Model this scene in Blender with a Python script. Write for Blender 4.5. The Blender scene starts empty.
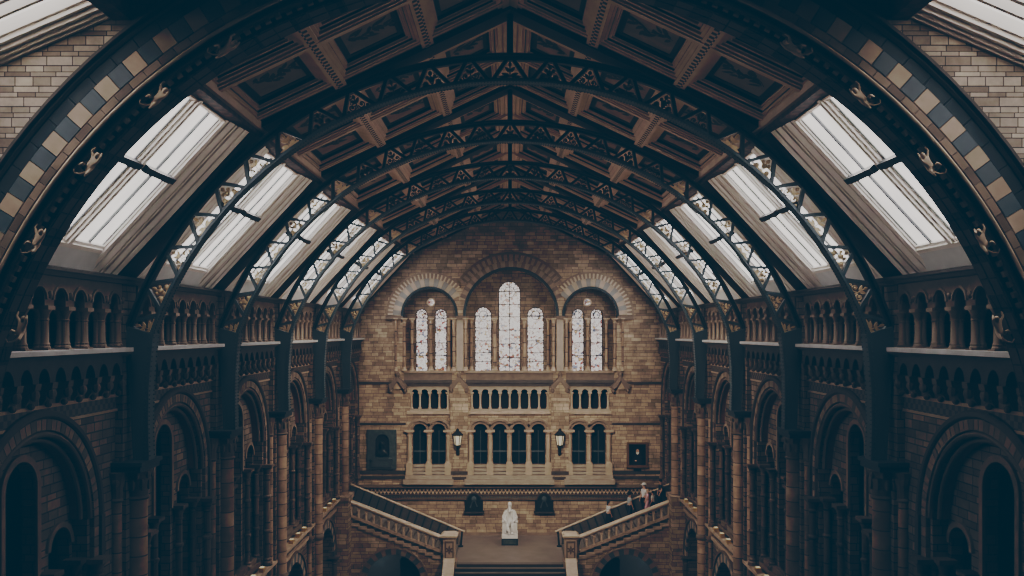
import bpy, bmesh, math, random
from mathutils import Vector, Matrix
from mathutils.geometry import tessellate_polygon
random.seed(7)
PI = math.pi
S = bpy.context.scene
COL = S.collection

# ------------------------------------------------------------------ layout
F = 868.0                       # focal length in pixels (1024 wide frame)
CX, CY = 510.0, 332.0           # vanishing point of the hall
BAY = 6.5
Y0 = 14.3                       # plane of the stone arch
RIB_Y = [Y0 + BAY * k for k in range(1, 6)]
YE = Y0 + BAY * 6               # end wall
KE = YE / F
CZ = -3.05                      # springing height of arch and ribs
FLOOR = -15.5
LAND = -12.47                   # half landing of the staircase
def pe(px, py): return ((px - CX) * KE, -(py - CY) * KE)
def ex(px): return (px - CX) * KE
def ez(py): return -(py - CY) * KE

# ------------------------------------------------------------------ materials
def newmat(name):
    m = bpy.data.materials.new(name); m.use_nodes = True
    nt = m.node_tree; b = nt.nodes['Principled BSDF']
    return m, nt, b
def N(nt, t, **kw):
    n = nt.nodes.new(t)
    for k, v in kw.items(): setattr(n, k, v)
    return n
def L(nt, a, b): nt.links.new(a, b)
def rgba(c, k=.74):
    l = .3 * c[0] + .59 * c[1] + .11 * c[2]          # slightly muted, like the photograph
    return (l + (c[0] - l) * k, l + (c[1] - l) * k, l + (c[2] - l) * k, 1.0)
def plain(name, c, rough=.6, metal=0., var=.25, scale=4., bump=.0, spec=.3):
    m, nt, b = newmat(name)
    tc = N(nt, 'ShaderNodeTexCoord'); nz = N(nt, 'ShaderNodeTexNoise')
    nz.inputs['Scale'].default_value = scale; nz.inputs['Detail'].default_value = 5
    L(nt, tc.outputs['Object'], nz.inputs['Vector'])
    mx = N(nt, 'ShaderNodeMix', data_type='RGBA')
    mx.inputs[6].default_value = rgba([x * (1 - var) for x in c]); mx.inputs[7].default_value = rgba([min(1, x * (1 + var)) for x in c])
    L(nt, nz.outputs['Fac'], mx.inputs[0]); L(nt, mx.outputs[2], b.inputs['Base Color'])
    b.inputs['Roughness'].default_value = rough; b.inputs['Metallic'].default_value = metal
    b.inputs['Specular IOR Level'].default_value = spec
    if bump:
        bp = N(nt, 'ShaderNodeBump'); bp.inputs['Strength'].default_value = bump; bp.inputs['Distance'].default_value = .03
        L(nt, nz.outputs['Fac'], bp.inputs['Height']); L(nt, bp.outputs['Normal'], b.inputs['Normal'])
    return m
def uvec(nt):
    """(x+y, z) of the object's own space: bricks on any upright face."""
    tc = N(nt, 'ShaderNodeTexCoord'); sp = N(nt, 'ShaderNodeSeparateXYZ'); L(nt, tc.outputs['Object'], sp.inputs[0])
    ad = N(nt, 'ShaderNodeMath', operation='ADD'); L(nt, sp.outputs[0], ad.inputs[0]); L(nt, sp.outputs[1], ad.inputs[1])
    cb = N(nt, 'ShaderNodeCombineXYZ'); L(nt, ad.outputs[0], cb.inputs[0]); L(nt, sp.outputs[2], cb.inputs[1])
    return tc, sp, cb
def brick(name, c1, c2, mortar, bw=.6, rows=(.2, .2, .12), ms=.012, bump=.5, stain=.45, c3=None):
    """coursed blocks; rows = repeating course heights."""
    m, nt, b = newmat(name)
    tc, sp, cb = uvec(nt)
    per = sum(rows); H = per / len(rows)
    dv = N(nt, 'ShaderNodeMath', operation='DIVIDE'); dv.inputs[1].default_value = per; L(nt, sp.outputs[2], dv.inputs[0])
    fl = N(nt, 'ShaderNodeMath', operation='FLOOR'); L(nt, dv.outputs[0], fl.inputs[0])
    fr = N(nt, 'ShaderNodeMath', operation='FRACT'); L(nt, dv.outputs[0], fr.inputs[0])
    acc = N(nt, 'ShaderNodeMath', operation='MULTIPLY'); acc.inputs[1].default_value = len(rows); L(nt, fl.outputs[0], acc.inputs[0])
    z = 0.
    for h in rows:
        mr = N(nt, 'ShaderNodeMapRange'); mr.inputs[1].default_value = z / per; mr.inputs[2].default_value = (z + h) / per; L(nt, fr.outputs[0], mr.inputs[0])
        ad = N(nt, 'ShaderNodeMath', operation='ADD'); L(nt, acc.outputs[0], ad.inputs[0]); L(nt, mr.outputs[0], ad.inputs[1]); acc = ad; z += h
    mu = N(nt, 'ShaderNodeMath', operation='MULTIPLY'); mu.inputs[1].default_value = H; L(nt, acc.outputs[0], mu.inputs[0])
    su = N(nt, 'ShaderNodeSeparateXYZ'); L(nt, cb.outputs[0], su.inputs[0])
    fl2 = N(nt, 'ShaderNodeMath', operation='FLOOR'); L(nt, acc.outputs[0], fl2.inputs[0])
    wn = N(nt, 'ShaderNodeTexWhiteNoise', noise_dimensions='1D'); L(nt, fl2.outputs[0], wn.inputs['W'])
    sh = N(nt, 'ShaderNodeMath', operation='MULTIPLY_ADD'); sh.inputs[1].default_value = bw; L(nt, wn.outputs['Value'], sh.inputs[0]); L(nt, su.outputs[0], sh.inputs[2])
    c2v = N(nt, 'ShaderNodeCombineXYZ'); L(nt, sh.outputs[0], c2v.inputs[0]); L(nt, mu.outputs[0], c2v.inputs[1])
    br = N(nt, 'ShaderNodeTexBrick', offset=.5, squash=.7, squash_frequency=2)
    br.inputs['Scale'].default_value = 1; br.inputs['Brick Width'].default_value = bw; br.inputs['Row Height'].default_value = H
    br.inputs['Mortar Size'].default_value = ms; br.inputs['Mortar Smooth'].default_value = .2; br.inputs['Bias'].default_value = -.1
    br.inputs['Color1'].default_value = rgba(c1); br.inputs['Color2'].default_value = rgba(c2); br.inputs['Mortar'].default_value = rgba(mortar)
    L(nt, c2v.outputs[0], br.inputs['Vector'])
    nz = N(nt, 'ShaderNodeTexNoise'); nz.inputs['Scale'].default_value = 1.3; nz.inputs['Detail'].default_value = 8; nz.inputs['Roughness'].default_value = .7
    L(nt, tc.outputs['Object'], nz.inputs['Vector'])
    rp = N(nt, 'ShaderNodeMapRange'); rp.inputs[1].default_value = .3; rp.inputs[2].default_value = .7
    rp.inputs[3].default_value = 1 - stain; rp.inputs[4].default_value = 1 + stain * .4
    L(nt, nz.outputs['Fac'], rp.inputs[0])
    mx = N(nt, 'ShaderNodeMix', data_type='RGBA', blend_type='MULTIPLY'); mx.inputs[0].default_value = 1
    L(nt, br.outputs['Color'], mx.inputs[6]); L(nt, rp.outputs[0], mx.inputs[7])
    L(nt, mx.outputs[2], b.inputs['Base Color'])
    b.inputs['Roughness'].default_value = .75; b.inputs['Specular IOR Level'].default_value = .25
    bp = N(nt, 'ShaderNodeBump', invert=True); bp.inputs['Strength'].default_value = bump; bp.inputs['Distance'].default_value = .02
    L(nt, br.outputs['Fac'], bp.inputs['Height']); L(nt, bp.outputs['Normal'], b.inputs['Normal'])
    return m
def banded(name, c1, c2, joint, h=.42):
    """stone shafts: drums with dark joints, a random tone per drum."""
    m, nt, b = newmat(name)
    tc, sp, cb = uvec(nt)
    oi = N(nt, 'ShaderNodeObjectInfo')
    mu = N(nt, 'ShaderNodeMath', operation='MULTIPLY_ADD'); mu.inputs[1].default_value = 1 / h
    L(nt, sp.outputs[2], mu.inputs[0]); L(nt, oi.outputs['Random'], mu.inputs[2])
    fl = N(nt, 'ShaderNodeMath', operation='FLOOR'); L(nt, mu.outputs[0], fl.inputs[0])
    fr = N(nt, 'ShaderNodeMath', operation='FRACT'); L(nt, mu.outputs[0], fr.inputs[0])
    ad = N(nt, 'ShaderNodeMath', operation='MULTIPLY_ADD'); ad.inputs[1].default_value = 17.3
    L(nt, oi.outputs['Random'], ad.inputs[0]); L(nt, fl.outputs[0], ad.inputs[2])
    wn = N(nt, 'ShaderNodeTexWhiteNoise', noise_dimensions='1D'); L(nt, ad.outputs[0], wn.inputs['W'])
    mx = N(nt, 'ShaderNodeMix', data_type='RGBA'); mx.inputs[6].default_value = rgba(c1); mx.inputs[7].default_value = rgba(c2)
    L(nt, wn.outputs['Value'], mx.inputs[0])
    nz = N(nt, 'ShaderNodeTexNoise'); nz.inputs['Scale'].default_value = 3; nz.inputs['Detail'].default_value = 6
    L(nt, tc.outputs['Object'], nz.inputs['Vector'])
    rp = N(nt, 'ShaderNodeMapRange'); rp.inputs[1].default_value = .3; rp.inputs[2].default_value = .7; rp.inputs[3].default_value = .7; rp.inputs[4].default_value = 1.15
    L(nt, nz.outputs['Fac'], rp.inputs[0])
    m2 = N(nt, 'ShaderNodeMix', data_type='RGBA', blend_type='MULTIPLY'); m2.inputs[0].default_value = 1
    L(nt, mx.outputs[2], m2.inputs[6]); L(nt, rp.outputs[0], m2.inputs[7])
    lt = N(nt, 'ShaderNodeMath', operation='LESS_THAN'); lt.inputs[1].default_value = .06; L(nt, fr.outputs[0], lt.inputs[0])
    m3 = N(nt, 'ShaderNodeMix', data_type='RGBA'); m3.inputs[7].default_value = rgba(joint)
    L(nt, lt.outputs[0], m3.inputs[0]); L(nt, m2.outputs[2], m3.inputs[6]); L(nt, m3.outputs[2], b.inputs['Base Color'])
    b.inputs['Roughness'].default_value = .55; b.inputs['Specular IOR Level'].default_value = .35
    return m
def checker(name, c1, c2, sc, uv=False, rough=.7):
    m, nt, b = newmat(name)
    tc, sp, cb = uvec(nt)
    ck = N(nt, 'ShaderNodeTexChecker'); ck.inputs['Scale'].default_value = sc
    ck.inputs['Color1'].default_value = rgba(c1); ck.inputs['Color2'].default_value = rgba(c2)
    if uv == 'yx':
        c3 = N(nt, 'ShaderNodeCombineXYZ'); L(nt, sp.outputs[1], c3.inputs[0]); L(nt, sp.outputs[0], c3.inputs[1]); c3.inputs[2].default_value = .5 / sc
        L(nt, c3.outputs[0], ck.inputs['Vector'])
    elif uv:
        mp = N(nt, 'ShaderNodeVectorMath', operation='ADD'); mp.inputs[1].default_value = (.013, .017, .5 / sc)
        L(nt, cb.outputs[0], mp.inputs[0]); L(nt, mp.outputs[0], ck.inputs['Vector'])
    else: L(nt, tc.outputs['Object'], ck.inputs['Vector'])
    L(nt, ck.outputs['Color'], b.inputs['Base Color']); b.inputs['Roughness'].default_value = rough
    return m
def emit(name, c, st, base=(.5, .5, .5), grime=0.):
    m, nt, b = newmat(name)
    b.inputs['Base Color'].default_value = rgba(base); b.inputs['Roughness'].default_value = .25
    b.inputs['Emission Color'].default_value = rgba(c); b.inputs['Emission Strength'].default_value = st
    if grime:
        tc = N(nt, 'ShaderNodeTexCoord'); nz = N(nt, 'ShaderNodeTexNoise'); nz.inputs['Scale'].default_value = .9; nz.inputs['Detail'].default_value = 7
        L(nt, tc.outputs['Object'], nz.inputs['Vector'])
        rp = N(nt, 'ShaderNodeMapRange'); rp.inputs[1].default_value = .35; rp.inputs[2].default_value = .65; rp.inputs[3].default_value = st * (1 - grime); rp.inputs[4].default_value = st
        L(nt, nz.outputs['Fac'], rp.inputs[0]); L(nt, rp.outputs[0], b.inputs['Emission Strength'])
    return m
def stained(name):
    m, nt, b = newmat(name)
    tc = N(nt, 'ShaderNodeTexCoord')
    vo = N(nt, 'ShaderNodeTexVoronoi', feature='F1'); vo.inputs['Scale'].default_value = 8
    L(nt, tc.outputs['Object'], vo.inputs['Vector'])
    ve = N(nt, 'ShaderNodeTexVoronoi', feature='DISTANCE_TO_EDGE'); ve.inputs['Scale'].default_value = 8
    L(nt, tc.outputs['Object'], ve.inputs['Vector'])
    sp = N(nt, 'ShaderNodeSeparateColor'); L(nt, vo.outputs['Color'], sp.inputs[0])
    cr = N(nt, 'ShaderNodeValToRGB'); e = cr.color_ramp; e.interpolation = 'CONSTANT'
    e.elements[0].position = 0; e.elements[0].color = (.80, .74, .74, 1); e.elements[1].position = .45; e.elements[1].color = (.66, .62, .66, 1)
    for p, c in ((.66, (.42, .31, .30, 1)), (.80, (.13, .04, .035, 1)), (.87, (.09, .11, .15, 1)), (.93, (.22, .14, .08, 1))):
        x = e.elements.new(p); x.color = c
    L(nt, sp.outputs[0], cr.inputs[0])
    rp = N(nt, 'ShaderNodeMapRange'); rp.inputs[1].default_value = .0; rp.inputs[2].default_value = .16; rp.inputs[3].default_value = .10; rp.inputs[4].default_value = 1
    L(nt, ve.outputs['Distance'], rp.inputs[0])
    mx = N(nt, 'ShaderNodeMix', data_type='RGBA', blend_type='MULTIPLY'); mx.inputs[0].default_value = 1
    L(nt, cr.outputs[0], mx.inputs[6]); L(nt, rp.outputs[0], mx.inputs[7])
    L(nt, mx.outputs[2], b.inputs['Emission Color']); b.inputs['Emission Strength'].default_value = .85
    L(nt, mx.outputs[2], b.inputs['Base Color']); b.inputs['Roughness'].default_value = .3
    return m

M = {}
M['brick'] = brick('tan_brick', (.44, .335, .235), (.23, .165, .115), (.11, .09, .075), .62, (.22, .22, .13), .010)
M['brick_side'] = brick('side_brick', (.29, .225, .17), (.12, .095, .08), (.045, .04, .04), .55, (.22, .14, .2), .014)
M['brick_near'] = brick('spandrel_brick', (.40, .34, .27), (.15, .12, .10), (.05, .045, .045), .42, (.16, .075, .10), .008, .4, .5)
M['brick_recess'] = brick('shaded_recess_brick', (.25, .19, .135), (.14, .105, .08), (.06, .05, .045), .62, (.22, .22, .13), .010)  # tan brick darkened, the shade of the recesses put into its colour
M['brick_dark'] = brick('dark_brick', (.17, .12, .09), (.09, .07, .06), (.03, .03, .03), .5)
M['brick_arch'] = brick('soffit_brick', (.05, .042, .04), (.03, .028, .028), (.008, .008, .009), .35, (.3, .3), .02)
M['stone'] = plain('tan_terracotta', (.36, .275, .20), .65, 0, .3, 3, .3)
M['stone_buff'] = plain('buff_terracotta', (.46, .36, .265), .6, 0, .25, 4, .2)  # lightest of the terracotta tones
M['stone_sill'] = plain('sill_terracotta', (.29, .24, .19), .65, 0, .25, 3, .2)
M['stone_mid'] = plain('mid_terracotta', (.23, .175, .13), .65, 0, .3, 3, .3)
M['stone_dark'] = plain('brown_terracotta', (.15, .115, .09), .7, 0, .35, 3, .4)
M['stone_deep'] = plain('dark_terracotta', (.075, .065, .06), .7, 0, .35, 3, .4)
M['soffit_red'] = plain('red_terracotta', (.22, .09, .05), .7, 0, .3, 4, .3)
M['grey_block'] = plain('grey_terracotta', (.20, .20, .19), .6, 0, .25, 3, .2)
M['slate'] = plain('slate_blue_terracotta', (.085, .115, .135), .6, 0, .25, 3, .2)
M['slate_dark'] = plain('dark_slate', (.03, .045, .055), .6, 0, .25, 3, .2)
M['sill_white'] = plain('painted_sill', (.72, .73, .71), .55, 0, .12, 3, .1)
M['sill'] = plain('pale_grey_stone', (.42, .42, .41), .6, 0, .2, 3, .1)
M['shaft'] = banded('banded_shaft', (.40, .28, .185), (.22, .155, .11), (.07, .055, .05), .46)
M['shaft_small'] = banded('small_banded_shaft', (.33, .23, .155), (.2, .14, .10), (.06, .05, .045), .9)
M['shaft_dark'] = banded('dark_banded_shaft', (.17, .125, .095), (.10, .075, .06), (.03, .028, .03), .8)
M['diaper'] = checker('diaper_band', (.12, .10, .085), (.045, .042, .045), 8, True)
M['frieze'] = checker('frieze_band', (.42, .33, .22), (.10, .085, .07), 4.6, True)
M['frieze2'] = checker('small_frieze_band', (.36, .30, .22), (.05, .06, .065), 3.6, True)
M['steel'] = plain('blue_grey_ironwork', (.060, .092, .108), .42, .15, .2, 2, 0, .5)
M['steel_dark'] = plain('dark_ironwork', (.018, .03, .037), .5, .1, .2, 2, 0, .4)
M['gold_shaded'] = plain('shaded_gilt_ironwork', (.055, .055, .05), .5, .3, .3, 6, 0, .4)  # gilded foliage in shade, the darkness put into its colour
M['gold'] = plain('gilded_ironwork', (.58, .43, .24), .42, .45, .35, 6, 0, .5)
M['trim'] = plain('painted_timber', (.42, .32, .25), .6, 0, .2, 3, 0)
M['trim_dark'] = plain('dark_timber', (.030, .022, .02), .55, 0, .3, 2, 0)
M['purlin'] = checker('stencilled_purlin', (.07, .035, .03), (.03, .02, .02), 6)
M['trim_check'] = checker('chequered_timber', (.42, .32, .25), (.03, .035, .035), 9.5, 'yx')
M['panel'] = plain('painted_panel', (.22, .165, .125), .6, 0, .5, 2.2, 0)
M['panel_edge'] = plain('panel_border', (.025, .032, .032), .6, 0, .3, 2, 0)
M['leaf'] = plain('painted_leaf', (.04, .045, .04), .7, 0, .4, 5, 0)
M['frame'] = plain('skylight_timber', (.84, .78, .71), .5, 0, .15, 1.2, 0, .4)
M['frame_dark'] = plain('skylight_bar', (.035, .04, .042), .5, 0, .2, 2, 0)
M['pane'] = emit('skylight_glass', (.94, .91, .95), 6.0, (.6, .6, .62), .35)
M['pane_near'] = emit('near_skylight_glass', (.94, .90, .92), 4.2, (.6, .6, .62), .3)
M['stained'] = stained('stained_glass')
M['lead'] = plain('window_lead', (.02, .022, .025), .6)
M['void'] = plain('shadowed_recess', (.02, .02, .022), .9)
M['glass_dark'] = plain('dark_glass', (.012, .022, .028), .12, 0, .4, 1.5, 0, .6)
M['marble'] = plain('white_marble', (.62, .61, .59), .45, 0, .06, 5, .05)
M['bronze'] = plain('dark_bronze', (.03, .035, .036), .4, .4, .3, 6)
M['greymarble'] = plain('grey_marble', (.075, .095, .10), .35, 0, .4, 5)
M['landing'] = plain('landing_stone', (.21, .175, .15), .45, 0, .3, 1.2, 0)
M['grey_panel'] = plain('grey_parapet_stone', (.085, .085, .08), .6, 0, .3, 2)
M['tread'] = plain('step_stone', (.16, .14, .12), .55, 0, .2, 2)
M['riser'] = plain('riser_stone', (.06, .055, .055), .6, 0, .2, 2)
M['gilt'] = plain('gilt_frame', (.22, .14, .05), .4, .5, .3, 9, .3)
M['canvas'] = plain('dark_canvas', (.010, .010, .011), .35, 0, .6, 3)
M['lampglass'] = emit('lantern_glass', (1, .80, .50), .28, (.32, .27, .2))
M['brass'] = plain('brass', (.55, .38, .12), .35, .7, .2, 5)
M['uplight'] = emit('uplight_lens', (1, .72, .32), .2)
M['skin'] = plain('skin', (.42, .25, .18), .55, 0, .05, 5)
def cloth(n, c): M[n] = plain(n, c, .8, 0, .15, 14)
for n, c in (('white_cloth', (.55, .56, .56)), ('black_cloth', (.012, .014, .018)), ('grey_cloth', (.33, .38, .40)), ('pink_cloth', (.62, .34, .40)),
             ('navy_cloth', (.02, .03, .05)), ('brown_hair', (.03, .02, .015)), ('black_hair', (.008, .008, .009)), ('fair_hair', (.35, .24, .14)), ('pale_cloth', (.5, .5, .47))):
    cloth(n, c)
m, nt, b = newmat('patterned_cloth'); M['patterned_cloth'] = m
tc = N(nt, 'ShaderNodeTexCoord'); vo = N(nt, 'ShaderNodeTexVoronoi'); vo.inputs['Scale'].default_value = 14; L(nt, tc.outputs['Object'], vo.inputs['Vector'])
cr = N(nt, 'ShaderNodeValToRGB'); cr.color_ramp.elements[0].position = .25; cr.color_ramp.elements[0].color = (.12, .16, .18, 1); cr.color_ramp.elements[1].position = .4; cr.color_ramp.elements[1].color = (.6, .62, .62, 1)
L(nt, vo.outputs['Distance'], cr.inputs[0]); L(nt, cr.outputs[0], b.inputs['Base Color'])

# ------------------------------------------------------------------ mesh builder
def XZ(a, b, d): return (a, d, b)          # plane facing the camera, d = Y
def YZ(a, b, d): return (d, a, b)          # side wall, d = |X|
class MB:
    def __init__(s): s.v = []; s.f = []; s.m = []
    def add(s, vs, fs, mi=0):
        o = len(s.v); s.v += [tuple(p) for p in vs]
        for f in fs: s.f.append(tuple(i + o for i in f)); s.m.append(mi)
        return s
    def box(s, x0, x1, y0, y1, z0, z1, mi=0):
        return s.add([(x0, y0, z0), (x1, y0, z0), (x1, y1, z0), (x0, y1, z0), (x0, y0, z1), (x1, y0, z1), (x1, y1, z1), (x0, y1, z1)],
                     [(0, 3, 2, 1), (4, 5, 6, 7), (0, 1, 5, 4), (1, 2, 6, 5), (2, 3, 7, 6), (3, 0, 4, 7)], mi)
    def prism(s, poly, d0, d1, mp=XZ, mi=0):
        n = len(poly)
        vs = [mp(a, b, d0) for a, b in poly] + [mp(a, b, d1) for a, b in poly]
        fs = [tuple(range(n)), tuple(range(2 * n - 1, n - 1, -1))] + [(i, (i + 1) % n, n + (i + 1) % n, n + i) for i in range(n)]
        return s.add(vs, fs, mi)
    def plate(s, outer, holes, d0, d1, mp=XZ, mi=0, back=True):
        loops = [outer] + list(holes)
        tri = tessellate_polygon([[Vector((a, b, 0)) for a, b in lp] for lp in loops])
        flat = [p for lp in loops for p in lp]
        n = len(flat)
        vs = [mp(a, b, d0) for a, b in flat] + [mp(a, b, d1) for a, b in flat]
        fs = [tuple(t) for t in tri]
        if back: fs += [tuple(i + n for i in reversed(t)) for t in tri]
        o = 0
        for lp in loops:
            k = len(lp)
            for i in range(k):
                j = (i + 1) % k; fs.append((o + i, o + j, n + o + j, n + o + i))
            o += k
        return s.add(vs, fs, mi)
    def sweep(s, c, prof, a0, a1, n, mp=XZ, mi=0, cap=True):
        """closed profile [(r, d)] swept round centre c through angles (0 = +a axis)."""
        k = len(prof); vs = []; fs = []
        full = abs(abs(a1 - a0) - 2 * PI) < 1e-6
        rows = n if full else n + 1
        for i in range(rows):
            t = a0 + (a1 - a0) * i / n
            for r, d in prof: vs.append(mp(c[0] + r * math.cos(t), c[1] + r * math.sin(t), d))
        for i in range(n):
            for j in range(k):
                j2 = (j + 1) % k; i2 = (i + 1) % rows
                fs.append((i * k + j, i * k + j2, i2 * k + j2, i2 * k + j))
        if cap and not full:
            fs.append(tuple(range(k))); fs.append(tuple(range(n * k + k - 1, n * k - 1, -1)))
        return s.add(vs, fs, mi)
    def ring(s, c, r0, r1, d0, d1, a0=0., a1=PI, n=24, mp=XZ, mi=0):
        return s.sweep(c, [(r0, d0), (r1, d0), (r1, d1), (r0, d1)], a0, a1, n, mp, mi)
    def voussoirs(s, c, r0, r1, d0, d1, n, mis=(0, 1), gap=.06, a0=0., a1=PI, mp=XZ, sub=2):
        w = (a1 - a0) / n
        for i in range(n):
            s.ring(c, r0, r1, d0, d1, a0 + w * (i + gap / 2), a0 + w * (i + 1 - gap / 2), sub, mp, mis[i % len(mis)])
        return s
    def lathe(s, prof, x=0, y=0, seg=12, mi=0):
        k = len(prof); vs = []; fs = []
        for r, z in prof:
            for j in range(seg):
                t = 2 * PI * j / seg; vs.append((x + r * math.cos(t), y + r * math.sin(t), z))
        for i in range(k - 1):
            for j in range(seg):
                j2 = (j + 1) % seg
                fs.append((i * seg + j, i * seg + j2, (i + 1) * seg + j2, (i + 1) * seg + j))
        fs.append(tuple(range(seg - 1, -1, -1))); fs.append(tuple(range((k - 1) * seg, k * seg)))
        return s.add(vs, fs, mi)
    def flare(s, prof, x, y, mi=0):
        """square 'lathe' (half-width, z)."""
        k = len(prof); vs = []; fs = []
        for r, z in prof: vs += [(x - r, y - r, z), (x + r, y - r, z), (x + r, y + r, z), (x - r, y + r, z)]
        for i in range(k - 1):
            for j in range(4):
                j2 = (j + 1) % 4; fs.append((i * 4 + j, i * 4 + j2, i * 4 + 4 + j2, i * 4 + 4 + j))
        fs += [(3, 2, 1, 0), tuple(range(k * 4 - 4, k * 4))]
        return s.add(vs, fs, mi)
    def beam(s, p, q, w, h, up=(0, 0, 1), mi=0):
        p = Vector(p); q = Vector(q); d = (q - p).normalized(); u = Vector(up)
        sd = d.cross(u).normalized() * (w / 2); uu = sd.cross(d).normalized() * (h / 2)
        vs = [p - sd - uu, p + sd - uu, p + sd + uu, p - sd + uu, q - sd - uu, q + sd - uu, q + sd + uu, q - sd + uu]
        return s.add(vs, [(0, 3, 2, 1), (4, 5, 6, 7), (0, 1, 5, 4), (1, 2, 6, 5), (2, 3, 7, 6), (3, 0, 4, 7)], mi)
    def tube(s, pts, r, seg=8, mi=0):
        pts = [Vector(p) for p in pts]; n = len(pts)
        rs = r if isinstance(r, (list, tuple)) else [r] * n
        vs = []; fs = []; ref = None
        for i, p in enumerate(pts):
            d = (pts[min(i + 1, n - 1)] - pts[max(i - 1, 0)]).normalized()
            if ref is None:
                ref = Vector((0, 0, 1)) if abs(d.z) < .9 else Vector((1, 0, 0))
            a = d.cross(ref).normalized(); b = a.cross(d).normalized(); ref = b
            for j in range(seg):
                t = 2 * PI * j / seg; vs.append(p + (a * math.cos(t) + b * math.sin(t)) * rs[i])
        for i in range(n - 1):
            for j in range(seg):
                j2 = (j + 1) % seg; fs.append((i * seg + j, i * seg + j2, (i + 1) * seg + j2, (i + 1) * seg + j))
        fs += [tuple(range(seg - 1, -1, -1)), tuple(range((n - 1) * seg, n * seg))]
        return s.add(vs, fs, mi)
    def ball(s, c, r, su=10, sv=7, mi=0):
        rx, ry, rz = r if isinstance(r, (tuple, list)) else (r, r, r)
        vs = [(c[0], c[1], c[2] + rz)]
        for i in range(1, sv):
            t = PI * i / sv
            for j in range(su):
                p = 2 * PI * j / su; vs.append((c[0] + rx * math.sin(t) * math.cos(p), c[1] + ry * math.sin(t) * math.sin(p), c[2] + rz * math.cos(t)))
        vs.append((c[0], c[1], c[2] - rz)); fs = []
        for j in range(su):
            fs.append((0, 1 + j, 1 + (j + 1) % su)); o = 1 + (sv - 2) * su; fs.append((len(vs) - 1, o + (j + 1) % su, o + j))
        for i in range(sv - 2):
            for j in range(su):
                a = 1 + i * su + j; b2 = 1 + i * su + (j + 1) % su; fs.append((a, a + su, b2 + su, b2))
        return s.add(vs, fs, mi)
    def build(s, name, mats, parent=None, org=(0, 0, 0), kind=None, label=None, smooth=True):
        me = bpy.data.meshes.new(name)
        ox, oy, oz = org
        me.from_pydata([(x - ox, y - oy, z - oz) for x, y, z in s.v], [], s.f)
        if isinstance(mats, str): mats = [mats]
        for k in mats: me.materials.append(M[k])
        if len(mats) > 1: me.polygons.foreach_set('material_index', s.m)
        bm = bmesh.new(); bm.from_mesh(me); bmesh.ops.recalc_face_normals(bm, faces=bm.faces); bm.to_mesh(me); bm.free()
        if smooth:
            me.polygons.foreach_set('use_smooth', [True] * len(me.polygons)); me.set_sharp_from_angle(angle=math.radians(32))
        o = bpy.data.objects.new(name, me); COL.objects.link(o)
        if parent is not None: o.parent = parent
        else: o.location = org
        if kind: o['kind'] = kind
        if label: o['label'] = label
        return o
def tag(o, label, cat, group=None):
    o['label'] = label; o['category'] = cat
    if group: o['group'] = group
    return o
def thing(name, label, cat, loc=(0, 0, 0), rz=0., group=None):
    o = bpy.data.objects.new(name, None); COL.objects.link(o); o.location = loc; o.rotation_euler = (0, 0, rz)
    o.empty_display_size = .2
    return tag(o, label, cat, group)
def struct(name, mb, mats, parent=None, org=(0, 0, 0)): return mb.build(name, mats, parent, org, kind='structure')
def dup(o, parent=None):
    kids = list(o.children); c = o.copy(); COL.objects.link(c)
    if parent is not None: c.parent = parent
    for k in kids: dup(k, c)
    return c
def arcpts(cx, cz, r, a0, a1, n): return [(cx + r * math.cos(a0 + (a1 - a0) * i / n), cz + r * math.sin(a0 + (a1 - a0) * i / n)) for i in range(n + 1)]
def archloop(cx, hw, zb, zc, n=16, r=None):
    if r: return [(cx - hw, zb), (cx + hw, zb), (cx + hw, zc)] + arcpts(cx, zc, r, 0, PI, n) + [(cx - hw, zc)]
    """opening: jambs at cx +- hw from zb, round head springing at zc."""
    return [(cx - hw, zb), (cx + hw, zb)] + arcpts(cx, zc, hw, 0, PI, n)
ORD = ['first', 'second', 'third', 'fourth', 'fifth', 'sixth', 'seventh', 'eighth', 'ninth']
SIDE = {-1: 'left', 1: 'right'}
BAYTXT = ['nearest bay behind the stone arch', 'bay behind the first iron rib', 'bay behind the second iron rib',
          'bay behind the third iron rib', 'bay behind the fourth iron rib', 'last bay beside the end wall']
def place_side(proto, org, first, s, yc):
    o = proto if first else dup(proto)
    o.location = (s * org[0], yc, org[2]); o.rotation_euler = (0, 0, 0 if s > 0 else PI)
    return o
BAYC = [Y0 + BAY * (k + .5) for k in range(6)]

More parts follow.
